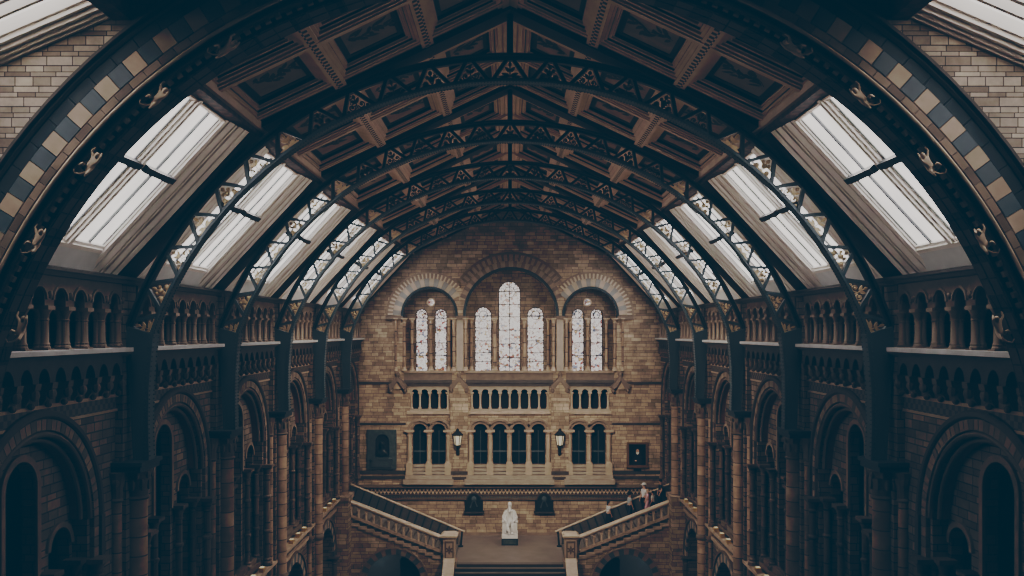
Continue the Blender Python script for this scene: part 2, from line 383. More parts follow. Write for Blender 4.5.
# ------------------------------------------------------------------ side walls (structure)
WX = 9.3
AC, AR = -4.1, 2.05          # big wall arches
GC, GR = -11.75, 1.85        # ground arches
for s in (-1, 1):
    mb = MB()
    mp = lambda a, b, d, s=s: (s * d, a, b)
    y0, y1 = Y0, YE
    holes = []
    for yc in BAYC:
        holes.append(archloop(yc - (.5 if yc < 18 else 0), AR, -8.8, AC, 24)); holes.append(archloop(yc, GR, FLOOR + .05, GC, 20))
    mb.plate([(y0, FLOOR), (y1, FLOOR), (y1, -.52), (y0, -.52)], holes, WX, WX + .5, mp)
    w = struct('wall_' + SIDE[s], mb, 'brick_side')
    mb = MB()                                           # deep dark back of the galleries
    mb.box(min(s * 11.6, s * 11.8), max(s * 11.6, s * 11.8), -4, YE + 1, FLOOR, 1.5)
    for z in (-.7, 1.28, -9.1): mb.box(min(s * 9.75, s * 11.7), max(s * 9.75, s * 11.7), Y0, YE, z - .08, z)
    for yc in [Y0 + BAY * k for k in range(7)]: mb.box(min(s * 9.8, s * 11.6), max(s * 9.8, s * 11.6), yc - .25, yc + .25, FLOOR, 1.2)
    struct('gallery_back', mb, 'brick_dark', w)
    mb = MB()                                           # string courses, corbelled cornice and gallery parapet
    def sb(x0, x1, ya, yb, z0, z1): mb.box(min(s * x0, s * x1), max(s * x0, s * x1), ya, yb, z0, z1)
    sb(8.98, 9.5, Y0, YE, -.53, -.46); sb(9.06, 9.5, Y0, YE, -.58, -.53)
    sb(9.02, 9.75, Y0, YE, 1.12, 1.22); sb(8.95, 9.75, Y0, YE, 1.22, 1.30)
    struct('string_course', mb, 'stone_deep', w)
    mb = MB()
    sb(9.22, 9.32, Y0, YE, -1.52, -1.45); sb(9.24, 9.32, Y0, YE, -1.86, -1.80)
    struct('pale_string', mb, 'stone', w)
    mb = MB(); sb(9.27, 9.32, Y0, YE, -1.80, -1.52); struct('diaper_band', mb, 'diaper', w)
    mb = MB()
    sb(8.98, 9.9, Y0, 46.8, -8.92, -8.80); sb(9.08, 9.5, Y0, 46.8, -9.02, -8.92); sb(9.2, 9.5, Y0, 46.8, -9.5, -9.35)
    struct('parapet_coping', mb, 'stone', w)

# corbel tables, triforium arcades, wall arches, ground arches: one prototype of each, copied bay by bay
def corbel_table():
    org = (9.2, 0, -1.45); r = thing('corbel_table', '', 'corbel table', org)
    mb = MB(); top = -.57; bot = -1.05; pitch = .62; n = 9; half = n * pitch / 2
    poly = [(-half, top), (-half, bot)]
    for i in range(n):
        c = -half + pitch * (i + .5)
        poly += [(c - .22, bot)] + [(c - .22 * math.cos(t), bot + .34 * math.sin(t)) for t in [PI * j / 8 for j in range(1, 8)]] + [(c + .22, bot)]
    poly += [(half, bot), (half, top)]
    mb.plate(poly, [], 9.08, 9.3, YZ); mb.build('arched_band', 'stone_deep', r, org)
    for i in range(n + 1):
        c = -half + pitch * i; mb = MB()
        mb.prism([(9.3, -1.45), (9.24, -1.45), (9.16, -1.32), (9.16, -1.2), (9.04, -1.12), (9.02, -1.0), (9.3, -1.0)], c - .1, c + .1, lambda a, b, d: (a, d, b))
        mb.ball((9.1, c, -1.22), (.09, .11, .12), 8, 6); mb.ball((9.17, c, -1.43), (.07, .07, .07), 8, 6)
        mb.build('corbel', 'stone_dark', r, org)
    return r, org
def triforium():
    org = (9.15, 0, -.46); r = thing('triforium_arcade', '', 'arcade', org)
    n = 7; pitch = .8; half = 2.8; mb = MB()
    zs = .52
    poly = [(-half - .02, 1.12), (-half - .02, zs)]
    for i in range(n):
        c = -half + pitch * (i + .5)
        poly += [(c - .22 * math.cos(t), zs + .12 + .25 * math.sin(t)) for t in [PI * j / 10 for j in range(0, 11)]]
        poly += [(c + .22, zs)]; poly.insert(len(poly) - 12, (c - .22, zs))
    poly += [(half + .02, zs), (half + .02, 1.12)]
    mb.plate(poly, [], 9.1, 9.42, YZ)
    for i in range(n):
        c = -half + pitch * (i + .5); mb.ring((c, zs + .12), .25, .31, 9.06, 9.1, 0, PI, 10, YZ)
    for i in range(n + 1):
        c = -half + pitch * i; mb.ball((9.08, c, .74), (.05, .06, .08), 8, 6)
    mb.build('arcade_wall', 'stone_dark', r, org)
    mb = MB(); mb.box(8.82, 9.5, -half, half, -.46, -.36); mb.build('sill', 'sill', r, org, label='pale grey stone ledge')
    for i in range(n + 1):
        c = -half + pitch * i; mb = MB()
        for w in (9.19, 9.31):
            mb.lathe([(.11, -.36), (.11, -.30), (.09, -.27), (.10, -.24), (.078, -.20), (.072, .22), (.09, .24), (.075, .27), (.09, .36), (.14, .44)], w, c, 10)
        mb.box(9.05, 9.46, c - .14, c + .14, .44, .52); mb.box(9.06, 9.45, c - .12, c + .12, -.36, -.33)
        mb.build('colonnette', 'stone_mid', r, org)
    return r, org
def jamb(mb, x, y, zt, zb, r=.1, rings=()):
    mb.lathe([(r * 1.7, zb), (r * 1.7, zb + .12), (r * 1.25, zb + .18), (r * 1.4, zb + .24), (r, zb + .3), (r, zt - .42), (r * 1.25, zt - .39), (r, zt - .35), (r * 1.3, zt - .2), (r * 1.9, zt - .1)], x, y, 10)
    mb.box(x - r * 2, x + r * 2, y - r * 2, y + r * 2, zt - .1, zt)
    for z in rings: mb.lathe([(r, z - .07), (r * 1.4, z - .03), (r * 1.4, z + .03), (r, z + .07)], x, y, 10)
def wall_arch():
    org = (9.3, 0, -8.8); r = thing('wall_arch', '', 'arch', org)
    c = (0, AC)
    mb = MB(); prof = [(2.40, 9.3), (2.40, 9.18), (2.44, 9.14), (2.52, 9.14), (2.56, 9.2), (2.56, 9.3)]
    mb.sweep(c, prof, 0, PI, 28, YZ)
    for sg in (-1, 1): mb.box(9.14, 9.3, min(sg * 2.40, sg * 2.56), max(sg * 2.40, sg * 2.56), -5.0, AC)
    mb.build('hood_mould', 'stone_deep', r, org)
    mb = MB(); mb.voussoirs(c, 2.16, 2.38, 9.2, 9.32, 38, (0, 0, 1), .1, 0, PI, YZ)
    for sg in (-1, 1):
        for k in range(4):
            z0 = -5.0 + k * .225; mb.box(9.2, 9.32, min(sg * 2.16, sg * 2.38), max(sg * 2.16, sg * 2.38), z0 + .01, z0 + .215, k % 2)
    mb.build('voussoir_ring', ['stone_mid', 'stone_dark'], r, org)
    mb = MB(); mb.sweep(c, [(2.08 + .06 * math.cos(t), 9.27 + .07 * math.sin(t)) for t in [2 * PI * j / 8 for j in range(8)]], 0, PI, 24, YZ)
    mb.sweep(c, [(1.97 + .06 * math.cos(t), 9.42 + .06 * math.sin(t)) for t in [2 * PI * j / 8 for j in range(8)]], 0, PI, 24, YZ)
    mb.build('roll_moulding', 'stone_dark', r, org)
    mb = MB(); mb.ring(c, 1.94, 2.05, 9.44, 9.64, 0, PI, 24, YZ); mb.build('arch_soffit', 'soffit_red', r, org)
    hs = [archloop(0, .56, -8.4, -3.12, 16)] + [archloop(sg * 1.5, .42, -8.4, -4.6, 14) for sg in (-1, 1)]
    mb = MB(); mb.plate(archloop(0, 2.05, -8.8, AC, 24), hs, 9.64, 9.9, YZ); mb.build('tympanum', 'brick_side', r, org)
    mb = MB()
    mb.ring((0, -3.12), .56, .70, 9.58, 9.66, 0, PI, 18, YZ)
    for sg in (-1, 1):
        mb.ring((sg * 1.5, -4.6), .42, .54, 9.58, 9.66, 0, PI, 14, YZ)
        mb.box(9.58, 9.66, sg * .63 - .07, sg * .63 + .07, -5.0, -3.12)
    mb.build('lancet_surround', 'stone_mid', r, org)
    for y in (-1.95, -.86, .86, 1.95):
        mb = MB(); jamb(mb, 9.5, y, -4.95, -8.6, .1, (-6.1, -7.35)); mb.build('jamb_shaft', 'shaft_dark', r, org)
    for y in (-2.22, 2.22):
        mb = MB(); jamb(mb, 9.16, y, -5.0, -8.8, .11, (-6.2, -7.5)); mb.build('jamb_shaft', 'shaft_dark', r, org)
    mb = MB(); mb.box(9.36, 9.9, -2.05, 2.05, -8.8, -8.6); mb.box(9.44, 9.9, -2.05, 2.05, -8.6, -8.4); mb.build('sill', 'stone_dark', r, org)
    return r, org
def ground_arch():
    org = (9.3, 0, FLOOR); r = thing('ground_arch', '', 'arch', org)
    mb = MB(); mb.voussoirs((0, GC), 1.85, 2.25, 9.2, 9.34, 22, (0, 1), .04, 0, PI, YZ, 3); mb.build('voussoir_ring', ['stone', 'slate'], r, org)
    mb = MB(); mb.ring((0, GC), 2.25, 2.36, 9.14, 9.3, 0, PI, 26, YZ); mb.build('hood_mould', 'stone_dark', r, org)
    for y in (-1.95, 1.95):
        mb = MB(); jamb(mb, 9.2, y, GC, FLOOR, .13, ()); mb.build('jamb_shaft', 'shaft_dark', r, org)
    return r, org
P = {'corbel': corbel_table(), 'trif': triforium(), 'arch': wall_arch(), 'ground': ground_arch()}
TXT = {'corbel': ('dark row of carved corbels, %s wall, ', 'carved corbel tables'),
       'trif': ('stone arcade of paired colonnettes, %s wall, ', 'triforium arcades'),
       'arch': ('tall round arch with three lancets, %s wall, ', 'arches on the side walls'),
       'ground': ('low arch of alternating stones, %s wall, ', 'ground floor arches')}
for key, (proto, org) in P.items():
    first = True
    for s in (-1, 1):
        for k in range(6):
            if key == 'ground' and k < 1: continue
            o = place_side(proto, org, first, s, BAYC[k] - (.5 if key == 'arch' and k == 0 else 0)); first = False
            o['label'] = (TXT[key][0] % SIDE[s]) + BAYTXT[k]; o['group'] = TXT[key][1]

# clustered piers under the ribs
def pier():
    org = (9.0, 0, FLOOR); r = thing('clustered_pier', '', 'pier', org)
    mb = MB(); mb.box(9.02, 9.85, -.40, .40, FLOOR, -3.2); mb.build('core', 'brick_side', r, org)
    mb = MB(); mb.box(9.12, 9.75, -.36, .36, -3.05, 1.12); mb.build('upper_pier', 'brick_side', r, org)
    for z0, z1, nm in ((-9.5, -3.95, 'shaft'), (FLOOR, -9.5, 'shaft')):
        mb = MB(); mb.lathe([(.235, z0), (.235, z1)], 8.93, 0, 18); mb.build(nm, 'shaft', r, org)
    for sg in (-1, 1):
        mb = MB(); mb.lathe([(.12, FLOOR), (.12, -3.95)], 9.23, sg * .42, 12); mb.build('thin_shaft', 'shaft', r, org)
        mb = MB(); mb.box(9.38, 9.62, sg * .48 - .1, sg * .48 + .1, FLOOR, -3.9)
        for z in [FLOOR + .3 * i for i in range(38)]: mb.box(9.45, 9.55, sg * .48 - .13, sg * .48 + .13, z, z + .12)
        mb.build('pilaster', 'stone_dark', r, org)
    mb = MB()
    for x, y, rr in ((8.93, 0, .235), (9.23, -.42, .12), (9.23, .42, .12)):
        mb.lathe([(rr, -9.65), (rr + .05, -9.58), (rr + .07, -9.5), (rr + .05, -9.42), (rr, -9.35)], x, y, 14)
    mb.build('shaft_ring', 'stone_dark', r, org)
    mb = MB()
    mb.lathe([(.24, -4.0), (.29, -3.95), (.25, -3.9), (.27, -3.7), (.31, -3.45), (.36, -3.28)], 8.93, 0, 12)
    for j in range(8):
        t = 2 * PI * j / 8
        mb.ball((8.93 + .27 * math.cos(t), .27 * math.sin(t), -3.62), (.07, .07, .15), 6, 5)
        mb.ball((8.93 + .32 * math.cos(t + .4), .32 * math.sin(t + .4), -3.4), (.06, .06, .09), 6, 5)
    for sg in (-1, 1):
        mb.lathe([(.13, -4.0), (.16, -3.95), (.13, -3.9), (.15, -3.65), (.26, -3.28)], 9.23, sg * .42, 10)
        mb.ball((9.2, sg * .56, -3.5), (.1, .08, .15), 6, 5)
    mb.build('capital', 'stone_dark', r, org)
    mb = MB(); mb.box(8.62, 9.75, -.56, .56, -3.28, -3.15); mb.box(8.57, 9.78, -.60, .60, -3.15, -3.05); mb.build('abacus', 'slate_dark', r, org)
    return r, org
pp, porg = pier()
first = True
for s in (-1, 1):
    for k, y in enumerate(RIB_Y):
        o = place_side(pp, porg, first, s, y); first = False
        o['label'] = 'clustered stone pier, %s wall, under the %s iron rib from the camera' % (SIDE[s], ORD[k])
        o['group'] = 'clustered piers'
        if k == 4:      # the last pair of piers stands on plain square bases
            mb = MB(); mb.box(8.6, 9.9, -.75, .75, FLOOR, -9.0); mb.box(8.54, 9.9, -.81, .81, -9.0, -8.75)
            b2 = mb.build('pier_base', 'brick', o, porg)

# iron ribs --------------------------------------------------------------
RI, RO = 9.02, 9.68
DTH = math.radians(5.85)
def pol(r, th): return (r * math.sin(th), CZ + r * math.cos(th))       # th from vertical
def leafpoly(x, y, l, w, ang):
    pts = [(0, 0), (.3 * l, .5 * w), (.65 * l, .42 * w), (l, 0), (.65 * l, -.42 * w), (.3 * l, -.5 * w)]
    ca, sa = math.cos(ang), math.sin(ang)
    return [(x + a * ca - b * sa, y + a * sa + b * ca) for a, b in pts]
def ornament(kind):
    mb = MB()
    mb.beam((0, 0, .06), (0, 0, .5), .03, .03, (0, 1, 0))
    if kind == 0:
        for x, y, l, w, a in ((0, .12, .26, .10, .35), (0, .12, .26, .10, PI - .35), (0, .25, .2, .09, .7), (0, .25, .2, .09, PI - .7), (0, .38, .17, .09, PI / 2), (.04, .1, .3, .07, .05), (-.04, .1, .3, .07, PI - .05)):
            mb.prism(leafpoly(x, y, l, w, a), -.022, .022)
    elif kind == 1:
        for x, z, rr in ((-.19, .15, .085), (.19, .15, .085), (0, .26, .085), (-.11, .33, .055), (.11, .33, .055), (0, .43, .06)):
            mb.ball((x, 0, z), (rr, .05, rr), 10, 6); mb.beam((0, 0, .08), (x, 0, z), .025, .025, (0, 1, 0))
        mb.prism(leafpoly(.05, .08, .27, .09, .1), -.02, .02); mb.prism(leafpoly(-.05, .08, .27, .09, PI - .1), -.02, .02)
    else:
        for sg in (-1, 1):
            pts = []
            for i in range(15):
                t = i / 14 * 2.6 * PI; rr = .11 * (1 - i / 17)
                pts.append((sg * (.15 + rr * math.cos(t + PI)), 0, .18 + rr * math.sin(t + PI)))
            mb.tube(pts, .02, 6)
            mb.prism(leafpoly(0, .26, .19, .09, PI / 2 - sg * .8), -.02, .02)
            mb.ball((sg * .15, 0, .18), (.035, .03, .035), 8, 5); mb.ball((sg * .3, 0, .1), (.05, .03, .05), 8, 5)
        mb.ball((0, 0, .44), (.055, .04, .055), 8, 5)
    return mb
def make_rib():
    r = thing('iron_rib', '', 'iron rib', (0, 0, CZ)); org = (0, 0, CZ)
    A = DTH * 12.3
    c = (0, CZ); a0, a1 = PI / 2 - A, PI / 2 + A
    mb = MB(); mb.ring(c, RI, RI + .05, -.17, .17, a0, a1, 96); mb.ring(c, RI + .05, RI + .11, -.06, .06, a0, a1, 96)
    n = 300
    for i in range(n + 1):
        th = -A + 2 * A * i / n
        for y in (-.115, .115):
            x, z = pol(RI, th); nx, nz = -math.sin(th), -math.cos(th)
            tx, tz = math.cos(th), -math.sin(th); q = .026
            b0 = [(x + tx * q, y - q, z + tz * q), (x + tx * q, y + q, z + tz * q), (x - tx * q, y + q, z - tz * q), (x - tx * q, y - q, z - tz * q)]
            b1 = [(p[0] * .5 + x * .5 + nx * .022, p[1] * .5 + y * .5, p[2] * .5 + z * .5 + nz * .022) for p in b0]
            mb.add(b0 + b1, [(0, 1, 5, 4), (1, 2, 6, 5), (2, 3, 7, 6), (3, 0, 4, 7), (4, 5, 6, 7)])
    mb.build('lower_chord', 'steel', r, org)
    mb = MB(); mb.ring(c, RO - .05, RO, -.2, .2, a0, a1, 96); mb.ring(c, RO - .13, RO - .05, -.07, .07, a0, a1, 96)
    mb.build('upper_chord', 'steel_dark', r, org)
    for k in range(-12, 13):
        for sg in (-1, 1):
            p = pol(RO - .06, DTH * (k + sg * .05)); q = pol(RI + .06, DTH * (k + sg * .45))
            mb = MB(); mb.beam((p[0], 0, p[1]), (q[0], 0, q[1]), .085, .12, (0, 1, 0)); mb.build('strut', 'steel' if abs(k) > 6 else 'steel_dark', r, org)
    protos = [ornament(i) for i in range(3)]
    base = [None] * 6
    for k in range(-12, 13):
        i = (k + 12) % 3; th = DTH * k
        if abs(k) <= 5: i += 3  # ornaments near the crown take the gilding with painted-in shade
        if base[i] is None: o = base[i] = protos[i % 3].build('foliage_ornament', 'gold' if i < 3 else 'gold_shaded', r); o.scale = (.82, .9, .86)
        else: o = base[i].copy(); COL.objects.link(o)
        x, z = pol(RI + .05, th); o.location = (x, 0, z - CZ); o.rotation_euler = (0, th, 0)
    for sg in (-1, 1):          # riveted legs standing on the capitals
        mb = MB(); poly = [(8.50, -.08), (9.14, .12), (9.10, -.7), (9.0, -1.6), (8.93, -3.05), (8.62, -3.05), (8.64, -2.2), (8.63, -1.4), (8.58, -.7)]
        poly = [(sg * a, b) for a, b in poly]; mb.prism(poly, -.16, .16)
        inner = [(8.50, -.02), (8.565, -.7), (8.615, -1.4), (8.625, -2.2), (8.605, -3.05)]
        outer = [(9.15, .14), (9.11, -.7), (9.01, -1.6), (8.94, -3.05)]
        for ln, w in ((inner, .36), (outer, .34)):
            for p, q in zip(ln, ln[1:]): mb.beam((sg * p[0], 0, p[1]), (sg * q[0], 0, q[1]), w, .05, (1, 0, 0))
        for p, q in zip(inner, inner[1:]):
            m_ = int(abs(q[1] - p[1]) / .1)
            for i in range(m_):
                t = i / m_; x = p[0] + (q[0] - p[0]) * t - .03; z = p[1] + (q[1] - p[1]) * t
                for y in (-.13, .13):
                    mb.ball((sg * x, y, z), (.024, .024, .024), 6, 4)
                mb.ball((sg * (x + .09), -.165, z), (.022, .016, .022), 6, 4)
        mb.beam((sg * 8.47, 0, -.09), (sg * 9.18, 0, .13), .36, .05)
        mb.build('leg', 'steel', r, org)
    mb = MB(); mb.box(-.075, .075, -.1, .1, CZ + RO, 7.62); mb.build('king_post', 'steel_dark', r, org)
    return r
rib = make_rib()
for k, y in enumerate(RIB_Y):
    o = rib if k == 0 else dup(rib)
    o.location = (0, y, CZ); o['group'] = 'arched iron roof ribs'
    o['label'] = ['nearest and largest arched blue-grey iron roof rib with gilded foliage panels', 'second arched iron roof rib with gilded foliage, counting from the camera',
                  'third arched iron roof rib with gilded foliage, middle of the five', 'fourth arched iron roof rib with gilded foliage, one before the last', 'farthest and smallest arched iron roof rib, framing the end wall'][k]

# ------------------------------------------------------------------ roof
PX, PZ, RZ = 6.1, 4.83, 7.72
def slope(p, q):
    p = Vector((p[0], 0, p[1])); q = Vector((q[0], 0, q[1])); t = (q - p).normalized(); n = Vector((-t.z, 0, t.x))
    if n.x * 1 + n.z > 0: n = -n                      # inward: down and towards the axis
    return p, t, n, (q - p).length
# ceiling (structure) with coffers
def frame_map(p, t, n, s, yc):
    """(u along Y, v up the slope, d inward) -> world"""
    def f(u, v, d):
        w = p + t * v + n * d
        return (s * w.x, yc + u, w.z)
    return f
def fbox(mb, f, u0, u1, v0, v1, d0, d1, mi=0):
    mb.add([f(u0, v0, d0), f(u1, v0, d0), f(u1, v1, d0), f(u0, v1, d0), f(u0, v0, d1), f(u1, v0, d1), f(u1, v1, d1), f(u0, v1, d1)],
           [(0, 3, 2, 1), (4, 5, 6, 7), (0, 1, 5, 4), (1, 2, 6, 5), (2, 3, 7, 6), (3, 0, 4, 7)], mi)
cp, ct, cn, clen = slope((PX, PZ), (0, RZ))
VB = [.16, (PX - 4.0) / (PX) * clen, (PX - 1.95) / PX * clen, clen - .12]
mb = MB()
for s in (-1, 1):
    f = frame_map(cp, ct, cn, s, 0); fbox(mb, f, Y0 + .2, YE + .5, -.1, clen, -.45, -.38)
ceiling = struct('ceiling', mb, 'trim_dark')
def coffer(s, yc, ua, ub, va, vb, seed):
    mb = MB(); f = frame_map(cp, ct, cn, s, yc); rnd = random.Random(seed)
    steps = [(0, 0, 0), (.10, 0, 0), (.10, -.05, 0), (.16, -.05, 0), (.16, -.10, 1), (.24, -.10, 0), (.24, -.15, 0), (.28, -.15, 0), (.28, -.24, 1), (.42, -.24, 1), (.42, -.26, 2)]
    ringv = []
    for e, d, mi in steps: ringv.append([f(ua + e, va + e, d), f(ub - e, va + e, d), f(ub - e, vb - e, d), f(ua + e, vb - e, d)])
    for i in range(len(steps) - 1):
        mb.add(ringv[i] + ringv[i + 1], [(j, (j + 1) % 4, 4 + (j + 1) % 4, 4 + j) for j in range(4)], steps[i + 1][2] if steps[i + 1][2] < 2 else 1)
    mb.add(ringv[-1], [(0, 1, 2, 3)], 2)
    e = .5; W = ub - ua - 2 * e; H = vb - va - 2 * e; ang0 = rnd.uniform(-.2, .2); d = -.255      # painted branch on the panel, running up the slope
    cu, cv = (ua + ub) / 2, (va + vb) / 2
    def lf(u, v, l, w, a):
        mb.add([f(x, y, d) for x, y in leafpoly(u, v, l, w, a)], [tuple(range(6))], 3)
    for i in range(9):
        v = va + e + H * (i + .5) / 9; u = cu + .16 * math.sin(i * 1.1 + seed)
        for q in (-1, 1): lf(u, v, rnd.uniform(.24, .42), rnd.uniform(.10, .16), PI / 2 + q * rnd.uniform(.5, 1.3))
    for i in range(8):
        v0 = va + e + H * i / 8; v1 = va + e + H * (i + 1) / 8
        u0 = cu + .16 * math.sin(i * 1.24 + seed); u1 = cu + .16 * math.sin((i + 1) * 1.24 + seed)
        mb.add([f(u0 - .02, v0, d), f(u0 + .02, v0, d), f(u1 + .02, v1, d), f(u1 - .02, v1, d)], [(0, 1, 2, 3)], 3)
    return mb
seed = 0
for s in (-1, 1):
    for k, yc in enumerate(BAYC):
        for ua, ub in ((-2.55, -.16), (.16, 2.55)):
            for j in range(3):
                seed += 1
                coffer(s, yc, ua, ub, VB[j] + (.13 if j else .05), VB[j + 1] - .13, seed).build('coffer', ['trim', 'panel_edge', 'panel', 'leaf'], ceiling)
mbT, mbC, mbD = MB(), MB(), MB()
for s in (-1, 1):
    f = frame_map(cp, ct, cn, s, 0)
    for v in VB[1:3]:
        mbT = MB(); fbox(mbT, f, Y0 + .2, YE, v - .15, v + .15, -.1, .06); mbT.build('longitudinal_beam', 'trim', ceiling)
        mbT = MB(); fbox(mbT, f, Y0 + .2, YE, v - .07, v + .07, .06, .075); mbT.build('chequer_strip', 'trim_check', ceiling)
    mbT = MB(); fbox(mbT, f, Y0 + .2, YE, clen - .2, clen, -.1, .02); fbox(mbT, f, Y0 + .2, YE, clen - .3, clen - .2, -.1, -.02)
    fbox(mbT, f, Y0 + .2, YE, .1, .22, -.1, .02); mbT.build('ridge_trim', 'trim', ceiling)
    for k, yc in enumerate(BAYC):
        mbT = MB(); f2 = frame_map(cp, ct, cn, s, yc)
        fbox(mbT, f2, -.16, .16, 0, clen - .1, -.2, .04); fbox(mbT, f2, -.08, .08, 0, clen - .1, .04, .07)
        for q in (-1, 1):
            fbox(mbT, f2, min(q * 2.55, q * 2.68), max(q * 2.55, q * 2.68), 0, clen - .1, -.2, .02); fbox(mbT, f2, min(q * 2.74, q * 2.8), max(q * 2.74, q * 2.8), 0, clen - .1, -.2, -.02)
        mbT.build('cross_beam', 'trim', ceiling)
for k, y in enumerate([Y0 + BAY * q for q in range(1, 7)]):
    mbD = MB()
    sp_, st_, sn_, sl_ = slope((9.35, 1.32), (PX, PZ))
    for s in (-1, 1):
        f = frame_map(cp, ct, cn, s, y); fbox(mbD, f, -.33, .33, 0, clen, -.3, .1); fbox(mbD, f, -.45, .45, 0, clen, -.3, -.04)
        f = frame_map(sp_, st_, sn_, s, y); fbox(mbD, f, -.47, .47, 0, sl_, -.3, .14)
    mbD.build('rafter', 'trim_dark', ceiling, label='dark timber rafter over an iron rib')
for s in (-1, 1):
    mbD = MB(); mbD.box(min(s * 5.95, s * 6.27), max(s * 5.95, s * 6.27), Y0 + .2, YE, PZ - .16, PZ + .12)
    mbD.build('purlin', 'purlin', ceiling)
    mbD = MB(); mbD.box(min(s * 5.86, s * 5.95), max(s * 5.86, s * 5.95), Y0 + .2, YE, PZ - .06, PZ + .14); mbD.box(min(s * 6.27, s * 6.36), max(s * 6.27, s * 6.36), Y0 + .2, YE, PZ - .2, PZ - .1)
    mbD.build('purlin_edge', 'trim', ceiling)

# skylights (structure): one window per bay and side
sp_, st_, sn_, sl_ = slope((9.35, 1.32), (PX, PZ))
wn = 0
def skylight(s, yc, last):
    global wn
    wn += 1
    f = frame_map(sp_, st_, sn_, s, yc)
    T0, T1, TM = .72, sl_ - .18, 2.75
    mb = MB()
    for q in (-1, 1):
        prof = [(1.5, -.30), (1.5, -.05), (1.56, -.05), (1.56, .0), (1.68, .02), (1.68, -.06), (1.73, -.06), (1.73, .03), (1.99, .05), (1.99, -.05), (2.05, -.05), (2.05, .05), (2.14, .05), (2.14, -.02), (2.19, -.02),
                (2.19, .07), (2.44, .09), (2.44, -.01), (2.5, -.01), (2.5, .10), (2.76, .11), (2.76, -.30)]
        n_ = len(prof); vs = [f(q * u, .02, d) for u, d in prof] + [f(q * u, T1 + .16, d) for u, d in prof]
        mb.add(vs, [tuple(range(n_)), tuple(range(2 * n_ - 1, n_ - 1, -1))] + [(i, (i + 1) % n_, n_ + (i + 1) % n_, n_ + i) for i in range(n_)])
    # central moulded mullion, top rail
    for w, d in ((.2, -.08), (.15, -.03), (.07, .02)): fbox(mb, f, -w, w, T0 - .08, T1, -.3, d)
    for a, d in ((0, .0), (.05, .05), (.1, .1)): fbox(mb, f, -1.5, 1.5, T1 + a, T1 + .2, -.3, d)
    fbox(mb, f, -1.5, 1.5, T0 - .12, T0, -.3, -.05); fbox(mb, f, -1.5, 1.5, T0 - .18, T0 - .08, -.3, .0)
    root = struct('window_%d' % wn, mb, 'frame')
    mb = MB()
    vs = [f(-1.9, -.02, .04), f(1.9, -.02, .04), f(1.9, T0 - .14, -.02), f(-1.9, T0 - .14, -.02), f(-1.9, -.02, -.3), f(1.9, -.02, -.3), f(1.9, T0 - .1, -.3), f(-1.9, T0 - .1, -.3)]
    mb.add(vs, [(0, 1, 2, 3), (4, 5, 6, 7), (0, 1, 5, 4), (1, 2, 6, 5), (2, 3, 7, 6), (3, 0, 4, 7)]); mb.build('sloping_sill', 'sill_white', root, kind='structure')
    for q in (-1, 1):
        a, b2 = (.2, 1.5) if q > 0 else (-1.5, -.2)
        mb = MB(); fbox(mb, f, a, b2, TM - .07, TM + .07, -.3, .06); fbox(mb, f, a - .02, b2 + .02, TM - .03, TM + .1, -.05, .12); mb.build('transom', 'frame_dark', root, kind='structure')
        c = (a + b2) / 2
        mb = MB(); fbox(mb, f, c - .035, c + .035, T0, T1, -.3, -.06)
        for u in (a, b2 - .035): fbox(mb, f, u, u + .04, T0, T1, -.3, -.08)
        mb.build('glazing_bar', 'frame_dark', root, kind='structure')
        for v0, v1 in ((T0, TM - .07), (TM + .07, T1)):
            mb = MB(); fbox(mb, f, a, b2, v0, v1, -.13, -.11); mb.build('pane', 'pane', root, kind='structure')
    mb = MB(); fbox(mb, f, -3.3, 3.3, -.3, sl_ + .2, -.34, -.305); mb.build('roof_lining', 'trim_dark', root, kind='structure')
for s in (-1, 1):
    for k, yc in enumerate(BAYC): skylight(s, yc, k == 5)

# ------------------------------------------------------------------ near stone arch and spandrel wall
NF = 14.2
arch = thing('stone_arch', 'huge near stone arch with chequered tan and slate blocks framing the whole hall', 'arch', (0, NF, FLOOR))
aorg = (0, NF, FLOOR); c = (0, CZ)
def halfring(prof, name, mats, n=64, mis=0, legs=True):
    mb = MB(); mb.sweep(c, prof, 0, PI, n)
    r0 = min(p[0] for p in prof); r1 = max(p[0] for p in prof); d0 = min(p[1] for p in prof); d1 = max(p[1] for p in prof)
    for sg in (-1, 1): mb.box(min(sg * r0, sg * r1), max(sg * r0, sg * r1), d0, d1, FLOOR, CZ)
    return mb.build(name, mats, arch, aorg)
def circ(r, d, q, n=8): return [(r + q * math.cos(2 * PI * i / n), d + q * math.sin(2 * PI * i / n)) for i in range(n)]
mb = MB(); w = PI / 98
for i in range(98): mb.ring(c, 9.48, 9.79, NF - .02, NF + .3, w * (i + .02), w * (i + .98), 2, XZ, i % 2)
mb.build('chequer_block_ring', ['stone', 'slate'], arch, aorg)
mb = MB(); mb.voussoirs(c, 9.335, 9.465, NF - .02, NF + .3, 96, (0, 1, 0), .03); mb.build('inner_block_ring', ['stone_mid', 'stone_dark'], arch, aorg)
mb = MB(); mb.voussoirs(c, 9.795, 9.99, NF - .02, NF + .3, 66, (0,), .03); mb.build('outer_block_ring', ['slate_dark'], arch, aorg)
halfring([(9.99, NF + .1), (9.99, NF - .04), (10.03, NF - .08), (10.06, NF - .03), (10.08, NF - .03), (10.11, NF - .10), (10.16, NF - .10), (10.18, NF - .03), (10.18, NF + .1)], 'hood_mould', 'stone_deep')
halfring(circ(9.285, NF - .01, .032), 'roll_moulding', 'stone_buff', 80)
halfring(circ(9.20, NF + .12, .035), 'roll_moulding', 'stone_deep', 80)
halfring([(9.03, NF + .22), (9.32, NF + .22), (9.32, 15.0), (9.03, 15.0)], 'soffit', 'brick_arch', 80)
mb = MB(); pts = []; nd = 150
